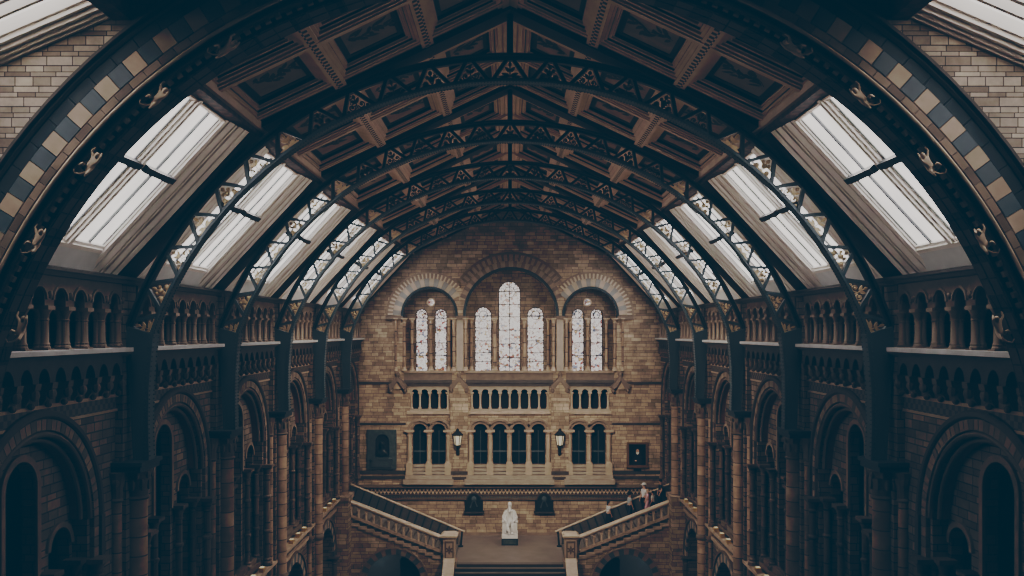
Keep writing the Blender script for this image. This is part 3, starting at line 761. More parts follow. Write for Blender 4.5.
for i in range(nd):
    for fr_, rr in ((.0, 9.16), (.5, 9.16), (.5, 9.09), (1., 9.09)):
        a = PI * (i + fr_) / nd; pts.append((rr * math.cos(a), CZ + rr * math.sin(a)))
pts += [(9.18 * math.cos(PI - PI * i / 80), CZ + 9.18 * math.sin(PI - PI * i / 80)) for i in range(81)]
mb.plate(pts, [], NF + .14, NF + .23)
mb.build('dentil_course', 'stone_mid', arch, aorg)
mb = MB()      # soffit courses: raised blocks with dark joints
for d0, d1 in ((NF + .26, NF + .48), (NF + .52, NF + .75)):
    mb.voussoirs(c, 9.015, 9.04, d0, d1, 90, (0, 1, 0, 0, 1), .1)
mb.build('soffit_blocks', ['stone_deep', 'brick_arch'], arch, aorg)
mb = MB(); outer = [(-11.6, FLOOR), (-10.17, FLOOR)] + [(10.17 * math.cos(PI - PI * i / 64), CZ + 10.17 * math.sin(PI - PI * i / 64)) for i in range(65)] + [(10.17, FLOOR), (11.6, FLOOR), (11.6, 9.5), (-11.6, 9.5)]
mb.plate(outer, [], NF, NF + .4)
struct('wall_front', mb, 'brick_near')

# skylights over the camera's bay, seen in the top corners
np_, nt_, nn_, nl_ = slope((10.6, 3.56), (6.45, 5.34))
for s in (-1, 1):
    wn += 1; f = frame_map(np_, nt_, nn_, s, NF); mb = MB()
    for a, b2, d in ((-.06, -.0, .16), (-.14, -.08, .12), (-.24, -.16, .07), (-.34, -.26, .0), (-.40, -.34, -.08), (-.86, -.80, -.12), (-.95, -.86, -.05), (-1.30, -1.24, -.1), (-1.40, -1.30, .0), (-1.9, -1.8, -.05), (-3.2, -2.6, .1), (-6.2, -5.6, .1)):
        fbox(mb, f, a, b2, 0, nl_, -.35, d)
    root = struct('window_%d' % wn, mb, 'frame')
    mb = MB(); fbox(mb, f, -12, 0, -1.2, nl_ + .1, -.45, -.36); mb.build('roof_lining', 'trim_dark', root, kind='structure')
    for a, b2 in ((-.80, -.40), (-1.24, -.95), (-1.8, -1.4), (-2.6, -1.9)):
        mb = MB(); fbox(mb, f, a, b2, .1, nl_ - .1, -.3, -.28); mb.build('pane', 'pane_near', root, kind='structure')
    mb = MB(); mb.box(min(s * 6.2, s * 6.5), max(s * 6.2, s * 6.5), 0, NF, 5.1, 5.5); mb.build('purlin', 'purlin', root, kind='structure')
mb = MB(); mb.box(-6.4, 6.4, -4, NF, 8.0, 8.2); mb.box(-6.45, -6.3, -4, NF, 5.4, 8.1); mb.box(6.3, 6.45, -4, NF, 5.4, 8.1); mb.box(-11.8, 11.8, -4.3, -4.1, FLOOR, 8.2)
mb.box(-11.8, 11.8, -4.2, 3, 8.2, 8.3)
struct('wall_rear', mb, 'brick_dark')

# climbing carved monkeys on the arch
def skin_obj(name, mat, verts, edges, parent=None, lvl=2, root=0):
    me = bpy.data.meshes.new(name); me.from_pydata([v[:3] for v in verts], edges, [])
    o = bpy.data.objects.new(name, me); COL.objects.link(o); me.materials.append(M[mat])
    if parent is not None: o.parent = parent
    sk = o.modifiers.new('skin', 'SKIN'); sk.use_smooth_shade = True
    if not me.skin_vertices: me.skin_vertices.new()
    for i, v in enumerate(verts):
        r = v[3]; me.skin_vertices[0].data[i].radius = (r, v[4] if len(v) > 4 else r); me.skin_vertices[0].data[i].use_root = (i == root)
    ss = o.modifiers.new('sub', 'SUBSURF'); ss.levels = lvl; ss.render_levels = lvl
    dg = bpy.context.evaluated_depsgraph_get(); m2 = bpy.data.meshes.new_from_object(o.evaluated_get(dg))
    o.modifiers.clear(); o.data = m2; m2.name = name
    if not m2.materials: m2.materials.append(M[mat])
    bpy.data.meshes.remove(me)
    return o
def monkey():
    # clinging, facing the roll moulding: x along the arch (up the curve), z away from the arch centre
    V = [(0, 0, 0, .055), (.09, -.02, 0, .06), (.18, -.03, .005, .06), (.23, -.05, .01, .035), (.29, -.09, .0, .055), (.33, -.12, -.015, .03),
         (.21, -.05, .07, .028), (.28, -.05, .15, .022), (.37, -.02, .16, .018), (.21, -.06, -.07, .028), (.30, -.12, -.08, .022), (.36, -.04, -.02, .016),
         (-.03, -.05, .05, .034), (.02, -.13, .10, .028), (-.08, -.07, .15, .02), (-.02, -.04, -.05, .034), (-.10, -.12, -.08, .028), (-.17, -.03, -.03, .018),
         (-.09, -.02, .0, .018), (-.18, -.06, .04, .015), (-.23, -.10, .11, .013), (-.17, -.12, .16, .011)]
    E = [(0, 1), (1, 2), (2, 3), (3, 4), (4, 5), (2, 6), (6, 7), (7, 8), (2, 9), (9, 10), (10, 11), (0, 12), (12, 13), (13, 14), (0, 15), (15, 16), (16, 17), (0, 18), (18, 19), (19, 20), (20, 21)]
    return skin_obj('carved_monkey', 'stone_buff', V, E)
mk = monkey(); first = True
HGT = ['topmost', 'second from the top', 'middle', 'second from the bottom', 'lowest']
for s in (-1, 1):
    for i, (px, py) in enumerate(((216, 42), (150, 96), (82, 163), (26, 241), (16, 335))):
        o = mk if first else mk.copy()
        if not first: COL.objects.link(o)
        first = False
        X = (px - CX) * NF / F; Z = -(py - CY) * NF / F
        th = math.atan2(X, Z - CZ); R_ = 9.0 if i < 4 else 8.72
        o.location = (-s * R_ * math.sin(th) if s > 0 else R_ * math.sin(th), NF + (.1 if i < 4 else .3), CZ + R_ * math.cos(th))
        ang = th if s < 0 else -th
        o.rotation_euler = (0, ang if s < 0 else ang, 0)
        o.scale = (-.9 if s > 0 else .9, .9, .9)
        tag(o, 'carved stone monkey climbing the near arch, %s side, %s of five' % (SIDE[s], HGT[i]), 'carved figure', 'carved monkeys on the near arch')

# ------------------------------------------------------------------ end wall
k_ = KE
UC = (511, 315, 45); ULc = (429.5, 315, 26); URc = (590.5, 315, 26)
ZB = ez(372)
holes = [archloop(ex(a), r * k_, ZB, ez(b), 28) for a, b, r in (UC, ULc, URc)]
LOW = []
for xs in ([(419.6, 6.9), (438.6, 6.9)], [(480.4, 6.9), (499.8, 7), (519.0, 7), (538.4, 6.9)], [(579.2, 6.9), (598.7, 6.9)]):
    LOW.append([(ex(a), w * k_) for a, w in xs])
ZW0 = ez(464)
BAL = [(410, 449, 4), (470.5, 549, 8), (570.5, 609.5, 4)]
for grp in LOW:
    for a, hw in grp: holes.append(archloop(a, hw, ZW0, ez(424) - hw, 14))
for x0, x1, n in BAL: holes.append([(ex(x0), ez(411)), (ex(x1), ez(411)), (ex(x1), ez(386)), (ex(x0), ez(386))])
DOORS = [(474, 9), (544, 9)]
mb = MB(); mb.plate([(-11.8, FLOOR), (11.8, FLOOR), (11.8, 8.6), (-11.8, 8.6)], holes, YE, YE + .64)
wall = struct('wall_back', mb, 'brick')
mb = MB(); mb.box(-11.8, 11.8, YE + 2.0, YE + 2.2, FLOOR, 8.6)
for z in (ez(378), ez(484), ez(384)): mb.box(-11.8, 11.8, YE + .64, YE + 2.1, z - .1, z)
mb.build('rear_lining', 'void', wall, kind='structure')
# recess backs with the stained windows
def recess(c3, wins, rnd):
    a, b, r = c3; hs = [archloop(ex(x), w * k_, ez(371), ez(t) - w * k_, 16) for x, w, t in wins]
    if rnd: hs.append([(ex(rnd[0]) + rnd[2] * k_ * math.cos(2 * PI * i / 16), ez(rnd[1]) + rnd[2] * k_ * math.sin(2 * PI * i / 16)) for i in range(16)])
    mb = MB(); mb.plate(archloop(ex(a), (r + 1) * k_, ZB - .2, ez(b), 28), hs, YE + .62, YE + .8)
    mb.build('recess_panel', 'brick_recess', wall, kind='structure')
recess(UC, [(509.5, 11.1, 280.6), (482.9, 8.5, 306.6), (535.8, 8.5, 306.6)], None)
recess(ULc, [(420.7, 6.1, 308.5), (440, 6.1, 308.5)], (430.3, 302, 3.4))
recess(URc, [(578.7, 6.2, 308.5), (597.6, 6.2, 308.5)], (588.3, 302, 3.4))
def stained_window(x, w, t, bars):
    global wn
    wn += 1
    X = ex(x); W = w * k_; zt = ez(t); zb = ez(371)
    mb = MB(); mb.prism(archloop(X, W, zb, zt - W, 16), YE + .74, YE + .76); root = struct('window_%d' % wn, mb, 'stained')
    mb = MB(); d0, d1 = YE + .69, YE + .74
    for z in bars: mb.box(X - W, X + W, d0, d1, ez(z) - .03, ez(z) + .03)
    if w > 10: mb.box(X - .03, X + .03, d0, d1, zb, zt - .02)
    mb.ring((X, zt - W), W - .05, W + .02, d0, d1, 0, PI, 16); mb.box(X - W - .02, X - W + .05, d0, d1, zb, zt - W); mb.box(X + W - .05, X + W + .02, d0, d1, zb, zt - W)
    mb.ring((X, zt - W), W * .45, W * .45 + .05, d0, d1, 0, 2 * PI, 18)
    for j in range(8):
        t_ = PI * j / 7; mb.beam((X + W * .45 * math.cos(t_), d0 + .02, zt - W + W * .45 * math.sin(t_)), (X + W * math.cos(t_), d0 + .02, zt - W + W * math.sin(t_)), .035, .03, (0, 1, 0))
    mb.build('leading', 'lead', root, kind='structure')
for x, w, t, bars in ((509.5, 11.1, 280.6, (291, 304, 316.5, 330, 344, 358)), (482.9, 8.5, 306.6, (316, 328, 341, 353, 362)), (535.8, 8.5, 306.6, (316, 328, 341, 353, 362)),
                      (420.7, 6.1, 308.5, (318, 330, 343, 356)), (440, 6.1, 308.5, (318, 330, 343, 356)), (578.7, 6.2, 308.5, (318, 330, 343, 356)), (597.6, 6.2, 308.5, (318, 330, 343, 356))):
    stained_window(x, w, t, bars)
for x in (430.3, 588.3):
    wn += 1; X, Z = pe(x, 302)
    mb = MB(); mb.prism([(X + .21 * math.cos(2 * PI * i / 18), Z + .21 * math.sin(2 * PI * i / 18)) for i in range(18)], YE + .7, YE + .72); root = struct('window_%d' % wn, mb, 'stained')
    mb = MB(); mb.ring((X, Z), .18, .26, YE + .56, YE + .7, 0, 2 * PI, 18); mb.ring((X, Z), .05, .08, YE + .66, YE + .7, 0, 2 * PI, 10); mb.build('frame', 'stone', root, kind='structure')
# hood arches over the recesses
def hood_arch(c3, bands, lab, clip):
    """clip = {side: distance in px} where the rings die into the neighbouring arch."""
    a, b, r = c3; c = (ex(a), ez(b)); o = thing('hood_arch', lab, 'arch', (c[0], YE, c[1]), 0, 'hood arches round the stained windows'); org = (c[0], YE, c[1])
    for nm, r0, r1, d, n, mats, mis, gap in bands:
        mb = MB(); rm = (r0 + r1) / 2
        lim = {sg: math.acos(min(1, clip.get(sg, 999) / r1)) for sg in (-1, 1)}
        a0, a1 = lim[1], PI - lim[-1]
        if n: mb.voussoirs(c, r0 * k_, r1 * k_, YE - d, YE + .05, max(4, round(n * (a1 - a0) / PI)), mis, gap, a0, a1)
        else:
            mb.ring(c, r0 * k_, r1 * k_, YE - d, YE + .2, a0, a1, 36)
            for sg in (-1, 1):
                if lim[sg] == 0: mb.box(min(c[0] + sg * r0 * k_, c[0] + sg * r1 * k_), max(c[0] + sg * r0 * k_, c[0] + sg * r1 * k_), YE - d, YE + .2, ez(318), c[1])
        mb.build(nm, mats, o, org)
hood_arch(UC, [('hood_mould', 60.5, 63, .2, 0, 'stone_dark', 0, 0), ('dentil_ring', 54, 60.5, .14, 64, ['stone_mid', 'stone_dark'], (0, 1), .1), ('voussoir_ring', 48, 54, .08, 40, ['stone_dark', 'stone_mid'], (0, 1), .04), ('roll_moulding', 45, 48, .04, 0, 'slate_dark', 0, 0)],
          'large round brick hood arch over the three tall stained windows in the middle', {-1: 51, 1: 51})
for c3, sd in ((ULc, 'left'), (URc, 'right')):
    hood_arch(c3, [('hood_mould', 41.5, 43.2, .18, 0, 'stone_mid', 0, 0), ('dentil_ring', 36.5, 41.5, .12, 64, ['stone_buff', 'stone_mid'], (0, 1), .2), ('voussoir_ring', 28.5, 36.5, .08, 22, ['stone', 'grey_block'], (0, 1), .03), ('roll_moulding', 26, 28.5, .05, 0, 'slate_dark', 0, 0)],
              'round hood arch of tan and slate blocks over the %s pair of stained windows' % sd, {(1 if sd == 'left' else -1): 30.5})
# engaged colonnettes beside the windows
def wall_colonnette(px, r, z_top, z_bot, mat, lab, y=-.08, grp='colonnettes beside the stained windows'):
    X = ex(px); o = thing('colonnette', lab, 'column', (X, YE + y, z_bot), 0, grp); org = (X, YE + y, z_bot)
    mb = MB(); mb.lathe([(r, z_bot + .25), (r, z_top - .3)], X, YE + y, 10); mb.build('shaft', mat, o, org)
    mb = MB(); mb.lathe([(r, z_top - .32), (r * 1.3, z_top - .3), (r * 1.05, z_top - .26), (r * 1.2, z_top - .15), (r * 1.7, z_top - .07)], X, YE + y, 10); mb.box(X - r * 1.8, X + r * 1.8, YE + y - r * 1.8, YE + y + r * 1.8, z_top - .08, z_top); mb.build('capital', 'stone', o, org)
    mb = MB(); mb.lathe([(r * 1.7, z_bot), (r * 1.7, z_bot + .1), (r * 1.2, z_bot + .16), (r * 1.4, z_bot + .21), (r, z_bot + .26)], X, YE + y, 10); mb.build('base', 'stone', o, org)
ZT, ZBB = ez(318), ez(371)
DEEP = {.3: .48, .34: .52}
cl = [(396, .07, 'outermost slim colonnette left of the left stained pair', 0), (404.5, .1, 'colonnette at the left edge of the left recess', 0), (411.2, .1, 'colonnette just left of the far left stained window', .3),
      (430.3, .1, 'colonnette between the two left stained windows', .34), (448.6, .1, 'colonnette just right of the left stained pair', .3), (454, .1, 'colonnette at the right edge of the left recess', 0),
      (465.8, .1, 'colonnette at the left edge of the central recess', 0), (470.8, .09, 'colonnette just left of the left central window', .3), (494.7, .11, 'colonnette left of the tallest central window', .34),
      (524.6, .11, 'colonnette right of the tallest central window', .34), (548.6, .09, 'colonnette just right of the right central window', .3), (553.4, .1, 'colonnette at the right edge of the central recess', 0),
      (566.4, .1, 'colonnette at the left edge of the right recess', 0), (570.6, .1, 'colonnette just left of the right stained pair', .3), (588.2, .1, 'colonnette between the two right stained windows', .34),
      (607.2, .1, 'colonnette just right of the far right stained window', .3), (614.5, .1, 'colonnette at the right edge of the right recess', 0), (622.5, .07, 'outermost slim colonnette right of the right stained pair', 0)]
for px, r, lab, y in cl: wall_colonnette(px, r, ZT, ZBB, 'shaft_small', 'stone ' + lab, DEEP.get(y, y) - .08)
# pilasters, string courses
tn = 0
def trim(boxes, mat, d=0):
    global tn
    tn += 1; mb = MB()
    for x0, x1, y0, y1, dp in boxes: mb.box(ex(x0), ex(x1), YE - dp, YE + .02, ez(max(y0, y1)), ez(min(y0, y1)))
    return struct('trim_%d' % tn, mb, mat)
trim([(386, 403, 316, 319.5, .2), (456, 466, 316, 319.5, .22), (555, 565, 316, 319.5, .22), (617, 633, 316, 319.5, .2)], 'stone_dark')
trim([(456.5, 463.5, 319.5, 371, .14), (556.5, 563.5, 319.5, 371, .14)], 'stone_sill')
trim([(404, 456, 370.5, 373, .14), (464, 556, 370.5, 373, .14), (564, 614, 370.5, 373, .14)], 'stone_mid')
trim([(404, 452, 373, 380, .03), (466, 553, 373, 380, .03), (566, 614, 373, 380, .03)], 'stone_dark')
trim([(357, 398, 381.5, 384, .12), (620, 664, 381.5, 384, .12), (404, 452, 380, 383, .16), (466, 553, 380, 383, .16), (566, 614, 380, 383, .16), (404, 452, 383, 386, .08), (466, 553, 383, 386, .08), (566, 614, 383, 386, .08)], 'stone_deep')
trim([(407, 450, 411, 414, .14), (468.6, 550.5, 411, 414, .16), (569, 611, 411, 414, .14)], 'stone')
trim([(357, 406, 422.5, 424.5, .1), (612, 664, 422.5, 424.5, .1)], 'stone_deep')
trim([(357, 406, 470.5, 474, .06), (612, 664, 470.5, 474, .06), (451, 468, 470.5, 474, .34), (551, 568.5, 470.5, 474, .34), (357, 406, 476, 479, .06), (612, 664, 476, 479, .06), (451, 468, 476, 479, .34), (551, 568.5, 476, 479, .34)], 'stone_deep')
trim([(340, 682, 484.5, 487, .34), (340, 682, 487, 488, .22), (340, 682, 498.6, 499.4, .14), (340, 682, 494.0, 495, .16)], 'stone_dark')
trim([(340, 682, 488, 494.2, .08)], 'stone_deep'); trim([(340, 682, 495, 498.8, .06)], 'stone_dark')
tn += 1; mb = MB(); n_ = 92                     # two interlocking rows of pale triangles
for i in range(n_):
    a0 = 340.5 + 341 * i / n_; a1 = 340.5 + 341 * (i + 1) / n_; am = (a0 + a1) / 2; h = (a1 - a0) / 2
    mb.prism([(ex(a0 + .2), ez(488.2)), (ex(a1 - .2), ez(488.2)), (ex(am), ez(491.3))], YE - .12, YE - .08)
    mb.prism([(ex(am + .2), ez(491.2)), (ex(am + 2 * h - .2), ez(491.2)), (ex(a1), ez(494.1))], YE - .12, YE - .08)
struct('trim_%d' % tn, mb, 'stone_buff')
tn += 1; mb = MB(); n_ = 130
for i in range(n_):
    a0 = 340.5 + 341 * i / n_; mb.box(ex(a0), ex(a0 + 1.1), YE - .1, YE - .06, ez(497.8), ez(495.9))
struct('trim_%d' % tn, mb, 'slate')
trim([(455, 565, 532.5, 536, .08)], 'stone_mid')
# gabled buttress strips
for px, lab in ((398.4, 'far left gabled stone bracket left of the left balustrade'), (459.3, 'gabled stone pier between the left and middle balustrades'), (559.8, 'gabled stone pier between the middle and right balustrades'), (620, 'far right gabled stone bracket right of the right balustrade')):
    X = ex(px); o = thing('gabled_pier', lab, 'pier', (X, YE, ez(410)), 0, 'gabled piers on the end wall'); org = (X, YE, ez(410)); wide = 450 < px < 570
    zt, zb = ez(375.5), ez(385); hw = 9 * k_
    mb = MB()
    mb.prism([(X - hw, zb), (X, zt), (X + hw, zb), (X + hw, zb - .2), (X + hw - .25, zb - .2), (X, zt - .33), (X - hw + .25, zb - .2), (X - hw, zb - .2)], YE - .42, YE); mb.ball((X, YE - .25, zt + .05), (.13, .13, .2), 8, 6)
    for sg in (-1, 1): mb.ball((X + sg * (hw - .1), YE - .3, zb - .33), (.12, .12, .15), 8, 6)
    mb.build('gable', 'stone_dark', o, org)
    if wide:
        mb = MB(); mb.plate([(X - 8.8 * k_, ez(484.5)), (X + 8.8 * k_, ez(484.5)), (X + 8.8 * k_, zb), (X - 8.8 * k_, zb)], [], YE - .3, YE); mb.prism([(X - hw + .2, zb), (X, zt - .35), (X + hw - .2, zb)], YE - .3, YE); mb.build('shaft', 'brick', o, org)
    else:
        mb = MB(); mb.prism(archloop(X, .25, zb - .25, zb - .05, 8), YE - .2, YE); mb.build('bracket', 'stone', o, org)
# small balustrade arcades
for (x0, x1, n), lab in zip(BAL, ('left', 'middle', 'right')):
    xa, xb = ex(x0), ex(x1); p = (xb - xa) / n; zb, zt = ez(411), ez(386)
    o = thing('balustrade', 'pierced stone balustrade of small arches under the %s stained windows' % lab, 'balustrade', ((xa + xb) / 2, YE, zb), 0, 'balustrades on the end wall'); org = ((xa + xb) / 2, YE, zb)
    hs = []; mb = MB(); zs = ez(393)
    poly = [(xa, zt), (xa, zs)]
    for i in range(n):
        c = xa + p * (i + .5); q = p * .34
        poly += [(c - q * math.cos(PI * j / 8), zs + .02 + q * math.sin(PI * j / 8)) for j in range(9)]
    poly += [(xb, zs), (xb, zt)]
    mb.plate(poly, [], YE + .02, YE + .25); mb.build('arch_head', 'stone_sill', o, org)
    mb = MB(); mb.box(xa, xb, YE, YE + .28, zb, zb + .12); mb.build('plinth', 'stone_sill', o, org)
    for i in range(n + 1):
        c = min(max(xa + p * i, xa + .08), xb - .08); mb = MB()
        mb.lathe([(.11, zb + .12), (.11, zb + .2), (.07, zb + .26), (.065, zs - .2), (.09, zs - .17), (.08, zs - .12), (.13, zs - .02)], c, YE + .13, 8); mb.box(c - .13, c + .13, YE + .01, YE + .26, zs - .04, zs + .04)
        mb.build('baluster', 'stone', o, org)
    mb = MB(); mb.box(xa - .2, xb + .2, YE + .9, YE + .95, zb - .1, zt + .1); mb.build('shadow_back', 'void', o, org)
# arcaded windows of the lower tier
for grp, lab in zip(LOW, ('left', 'middle', 'right')):
    cx = sum(a for a, w in grp) / len(grp); zb = ez(483)
    o = thing('window_arcade', '%s arcade of dark round-headed windows with stone columns' % ('four-light middle' if lab == 'middle' else 'two-light ' + lab), 'arcade', (cx, YE, zb), 0, 'arcaded windows of the lower tier'); org = (cx, YE, zb)
    zs = ez(424) - grp[0][1]
    mb = MB()
    for a, hw in grp:
        mb.ring((a, zs), hw + .02, hw + .13, YE - .1, YE + .1, 0, PI, 18); mb.ring((a, zs), hw + .2, hw + .34, YE - .2, YE, 0, PI, 18)
    mb.build('hood_mould', 'stone_mid', o, org)
    xs = [grp[0][0] - .6] + [(grp[i][0] + grp[i + 1][0]) / 2 for i in range(len(grp) - 1)] + [grp[-1][0] + .6]
    for x in xs:
        mb = MB(); r = .14
        mb.lathe([(r, ez(462)), (r, zs - .3), (r * 1.25, zs - .28), (r * 1.05, zs - .22), (r * 1.3, zs - .12), (r * 1.8, zs - .02)], x, YE - .12, 10); mb.box(x - .3, x + .3, YE - .36, YE, zs - .05, zs + .08)
        mb.box(x - .2, x + .2, YE - .33, YE, ez(475), ez(462.5)); mb.lathe([(.2, ez(463)), (.2, ez(462)), (.15, ez(461))], x, YE - .12, 10)
        mb.build('column', 'stone', o, org)
    mb = MB(); xa, xb = xs[0] - .25, xs[-1] + .25
    for i in range(4):
        zt_ = ez(464 + i * 3.2); mb.box(xa, xb, YE - .1 - .1 * i, YE + .05, ez(464 + (i + 1) * 3.2) - (.3 if i == 3 else 0), zt_ - .03)
    mb.box(xa - .1, xb + .1, YE - .62, YE, ez(483), ez(478))
    mb.build('stepped_sill', 'stone_sill', o, org)
    for a, hw in grp:
        mb = MB(); mb.prism(archloop(a, hw - .03, ZW0, zs, 12), YE + .3, YE + .33); w_ = mb.build('dark_pane', 'glass_dark', o, org)
        mb = MB(); mb.box(a - hw, a + hw, YE + .25, YE + .3, ez(452.5), ez(451)); mb.box(a - .02, a + .02, YE + .26, YE + .3, ZW0, zs); mb.build('glazing_bar', 'slate', w_, org).location = (0, 0, 0)
# lanterns
def lantern(px, lab):
    X, Z = pe(px, 438.5); Y = YE - .75
    o = thing('wall_lantern', lab, 'lantern', (X, YE - .3, Z - .6), 0, 'wall lanterns'); org = (X, YE - .3, Z - .6)
    mb = MB(); mb.lathe([(.16, Z - .3), (.24, Z + .24)], X, Y, 6); mb.build('lamp_glass', 'lampglass', o, org, smooth=False)
    mb = MB(); mb.lathe([(.34, Z + .28), (.34, Z + .33), (.22, Z + .45), (.10, Z + .55), (.10, Z + .62), (.03, Z + .7)], X, Y, 6); mb.build('cap', 'bronze', o, org)
    mb = MB()
    for j in range(6):
        t = 2 * PI * j / 6; mb.beam((X + .19 * math.cos(t), Y + .19 * math.sin(t), Z - .32), (X + .29 * math.cos(t), Y + .29 * math.sin(t), Z + .28), .035, .035)
    mb.lathe([(.05, Z - .45), (.21, Z - .36), (.21, Z - .31), (.05, Z - .31)], X, Y, 6); mb.build('cage', 'bronze', o, org)
    mb = MB(); mb.tube([(X, YE - .3, Z - .75), (X, YE - .5, Z - .85), (X, Y, Z - .75), (X, Y, Z - .4)], .035, 8); mb.box(X - .09, X + .09, YE - .34, YE - .3, Z - 1.0, Z - .5); mb.tube([(X, YE - .3, Z - .95), (X, YE - .5, Z - .85)], .025, 6)
    mb.build('bracket', 'bronze', o, org)
lantern(458.3, 'lit brass lantern on the pier left of the middle windows'); lantern(559.3, 'lit brass lantern on the pier right of the middle windows')
# memorial bust in an arched slab
X0, Z0 = pe(382, 469); o = thing('bust_memorial', 'dark bust in an arched niche of a grey marble wall slab, left of the windows', 'memorial', (X0, YE, Z0)); org = (X0, YE, Z0)
mb = MB(); mb.plate([(ex(367.6), ez(469)), (ex(396.6), ez(469)), (ex(396.6), ez(429.5)), (ex(367.6), ez(429.5))], [archloop(ex(382.5), 7 * k_, ez(456.5), ez(441), 14)], YE - .16, YE); mb.build('slab', 'greymarble', o, org)
mb = MB(); mb.box(ex(374), ex(391), YE - .03, YE - .005, ez(457), ez(433)); mb.build('niche_back', 'void', o, org)
mb = MB(); mb.box(ex(372), ex(392), YE - .3, YE - .1, ez(466.5), ez(459.5)); mb.box(ex(371), ex(393), YE - .34, YE - .1, ez(459.5), ez(458)); mb.build('inscribed_plinth', 'greymarble', o, org)
mb = MB()
for i in range(3): mb.box(ex(376 + i), ex(388 - i), YE - .305, YE - .3, ez(462 + i * 1.5) - .03, ez(462 + i * 1.5)); 
mb.build('inscription', 'slate', o, org)
xb, zb = ex(382.5), ez(458)
skb = skin_obj('bust', 'bronze', [(0, 0, .05, .24, .16), (0, 0, .24, .26, .17), (.26, 0, .34, .14), (-.26, 0, .34, .14), (0, 0, .58, .13), (0, -.02, .76, .15), (0, -.03, .95, .18), (0, -.02, 1.1, .15), (.34, 0, .1, .11), (-.34, 0, .1, .11), (0, -.18, .86, .035)],
               [(0, 1), (1, 2), (1, 3), (1, 4), (4, 5), (5, 6), (6, 7), (2, 8), (3, 9), (6, 10)], o)
skb.location = (xb - X0, -.12, zb - Z0)
# portrait painting
X0, Z0 = pe(637, 454.5); o = thing('painting', 'dark framed portrait painting hung right of the right windows', 'painting', (X0, YE - .05, Z0 - .8)); org = (X0, YE - .05, Z0 - .8)
xa, xb_, za, zt = ex(626.7), ex(647.6), ez(467), ez(442)
mb = MB(); mb.plate([(xa, za), (xb_, za), (xb_, zt), (xa, zt)], [[(xa + .13, za + .13), (xb_ - .13, za + .13), (xb_ - .13, zt - .13), (xa + .13, zt - .13)]], YE - .16, YE); mb.box(xa - .04, xb_ + .04, YE - .2, YE, za - .04, za + .05); mb.build('frame', 'gilt', o, org)
mb = MB(); mb.box(xa + .1, xb_ - .1, YE - .08, YE - .05, za + .1, zt - .1, 0)
mb.prism([(X0 - .3, za + .15), (X0 + .34, za + .15), (X0 + .3, za + .6), (X0 + .1, za + .82), (X0 - .08, za + .82), (X0 - .28, za + .6)], YE - .09, YE - .08, XZ, 1)
mb.prism([(X0 + .02 + .10 * math.cos(2 * PI * i / 14), za + .98 + .14 * math.sin(2 * PI * i / 14)) for i in range(14)], YE - .095, YE - .085, XZ, 2)
mb.prism([(X0 + .02 + .10 * math.cos(PI + PI * i / 8), za + .93 + .16 * math.sin(PI + PI * i / 8)) for i in range(9)], YE - .1, YE - .09, XZ, 3)
mb.prism([(X0 - .16, za + .38), (X0 - .04, za + .35), (X0 - .02, za + .42), (X0 - .13, za + .45)], YE - .1, YE - .09, XZ, 2)
mb.build('canvas', ['canvas', 'black_cloth', 'skin', 'pale_cloth'], o, org)
mb = MB(); mb.box(ex(633.5), ex(641), YE - .06, YE, ez(471.5), ez(468.3)); tag(mb.build('wall_plaque', 'bronze', None, (ex(637), YE, ez(472))), 'small dark caption plaque on the wall under the portrait painting', 'plaque')
# arched doors behind the statue
for (a, w), sd in zip(DOORS, ('left', 'right')):
    X = ex(a); W = w * k_; org = (X, YE, ez(511)); o = thing('arched_hatch', 'dark round-topped hatch in the wall to the %s of the white statue' % sd, 'hatch', org, 0, 'arched hatches behind the statue')
    mb = MB(); mb.prism(archloop(X, W, ez(511), ez(499.5), 14, W * .72), YE - .24, YE + .1); mb.build('panel', 'bronze', o, org)
    mb = MB(); mb.ring((X, ez(499.5)), W * .72, W * .72 + .07, YE - .28, YE - .1, 0, PI, 16); mb.box(X - W - .08, X + W + .08, YE - .32, YE + .1, ez(512.3), ez(511)); mb.build('surround', 'stone_deep', o, org)
    mb = MB(); mb.tube([(X - .22, YE - .26, ez(507)), (X, YE - .26, ez(497)), (X + .2, YE - .26, ez(506))], .05, 6); mb.ball((X, YE - .26, ez(498)), (.16, .05, .18), 10, 6); mb.build('carving', 'slate', o, org)

# ------------------------------------------------------------------ staircase
YN, YF, YM = 47.0, 50.4, 46.7
X_S, RUN, RISE, NS = 3.0, .4, .158, 16
mb = MB(); mb.box(-11.8, 11.8, -4, YE, FLOOR - .2, FLOOR)
for s in (-1, 1): mb.box(min(s * 3.01, s * 9.25), max(s * 3.01, s * 9.25), YF + .2, YE, LAND - .5, LAND)
struct('floor', mb, 'landing')
mb = MB(); mb.box(-3.0, 3.0, YM, YE, LAND - .5, LAND); pass
tag(mb.build('landing', 'landing', None, (0, YM, LAND)), 'smooth brown stone half landing under the white statue', 'landing')
st = thing('main_flight', 'wide stone steps leading up to the landing, at the bottom of the picture', 'stairs', (0, YM, FLOOR)); org = (0, YM, FLOOR)
for i in range(18):
    mb = MB(); zt = LAND - .168 * (i + 1) ; y1 = YM - .33 * i
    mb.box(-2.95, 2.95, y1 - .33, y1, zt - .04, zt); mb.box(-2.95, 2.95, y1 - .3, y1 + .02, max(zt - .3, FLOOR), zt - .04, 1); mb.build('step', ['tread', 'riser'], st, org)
mb = MB(); mb.box(-2.95, 2.95, YM - .05, YM, LAND - .16, LAND - .045); mb.build('top_riser', 'riser', st, org)
mb = MB(); mb.box(-3.0, 3.0, YM - .06, YM + .3, LAND - .045, LAND + .004); mb.build('top_nosing', 'tread', st, org)
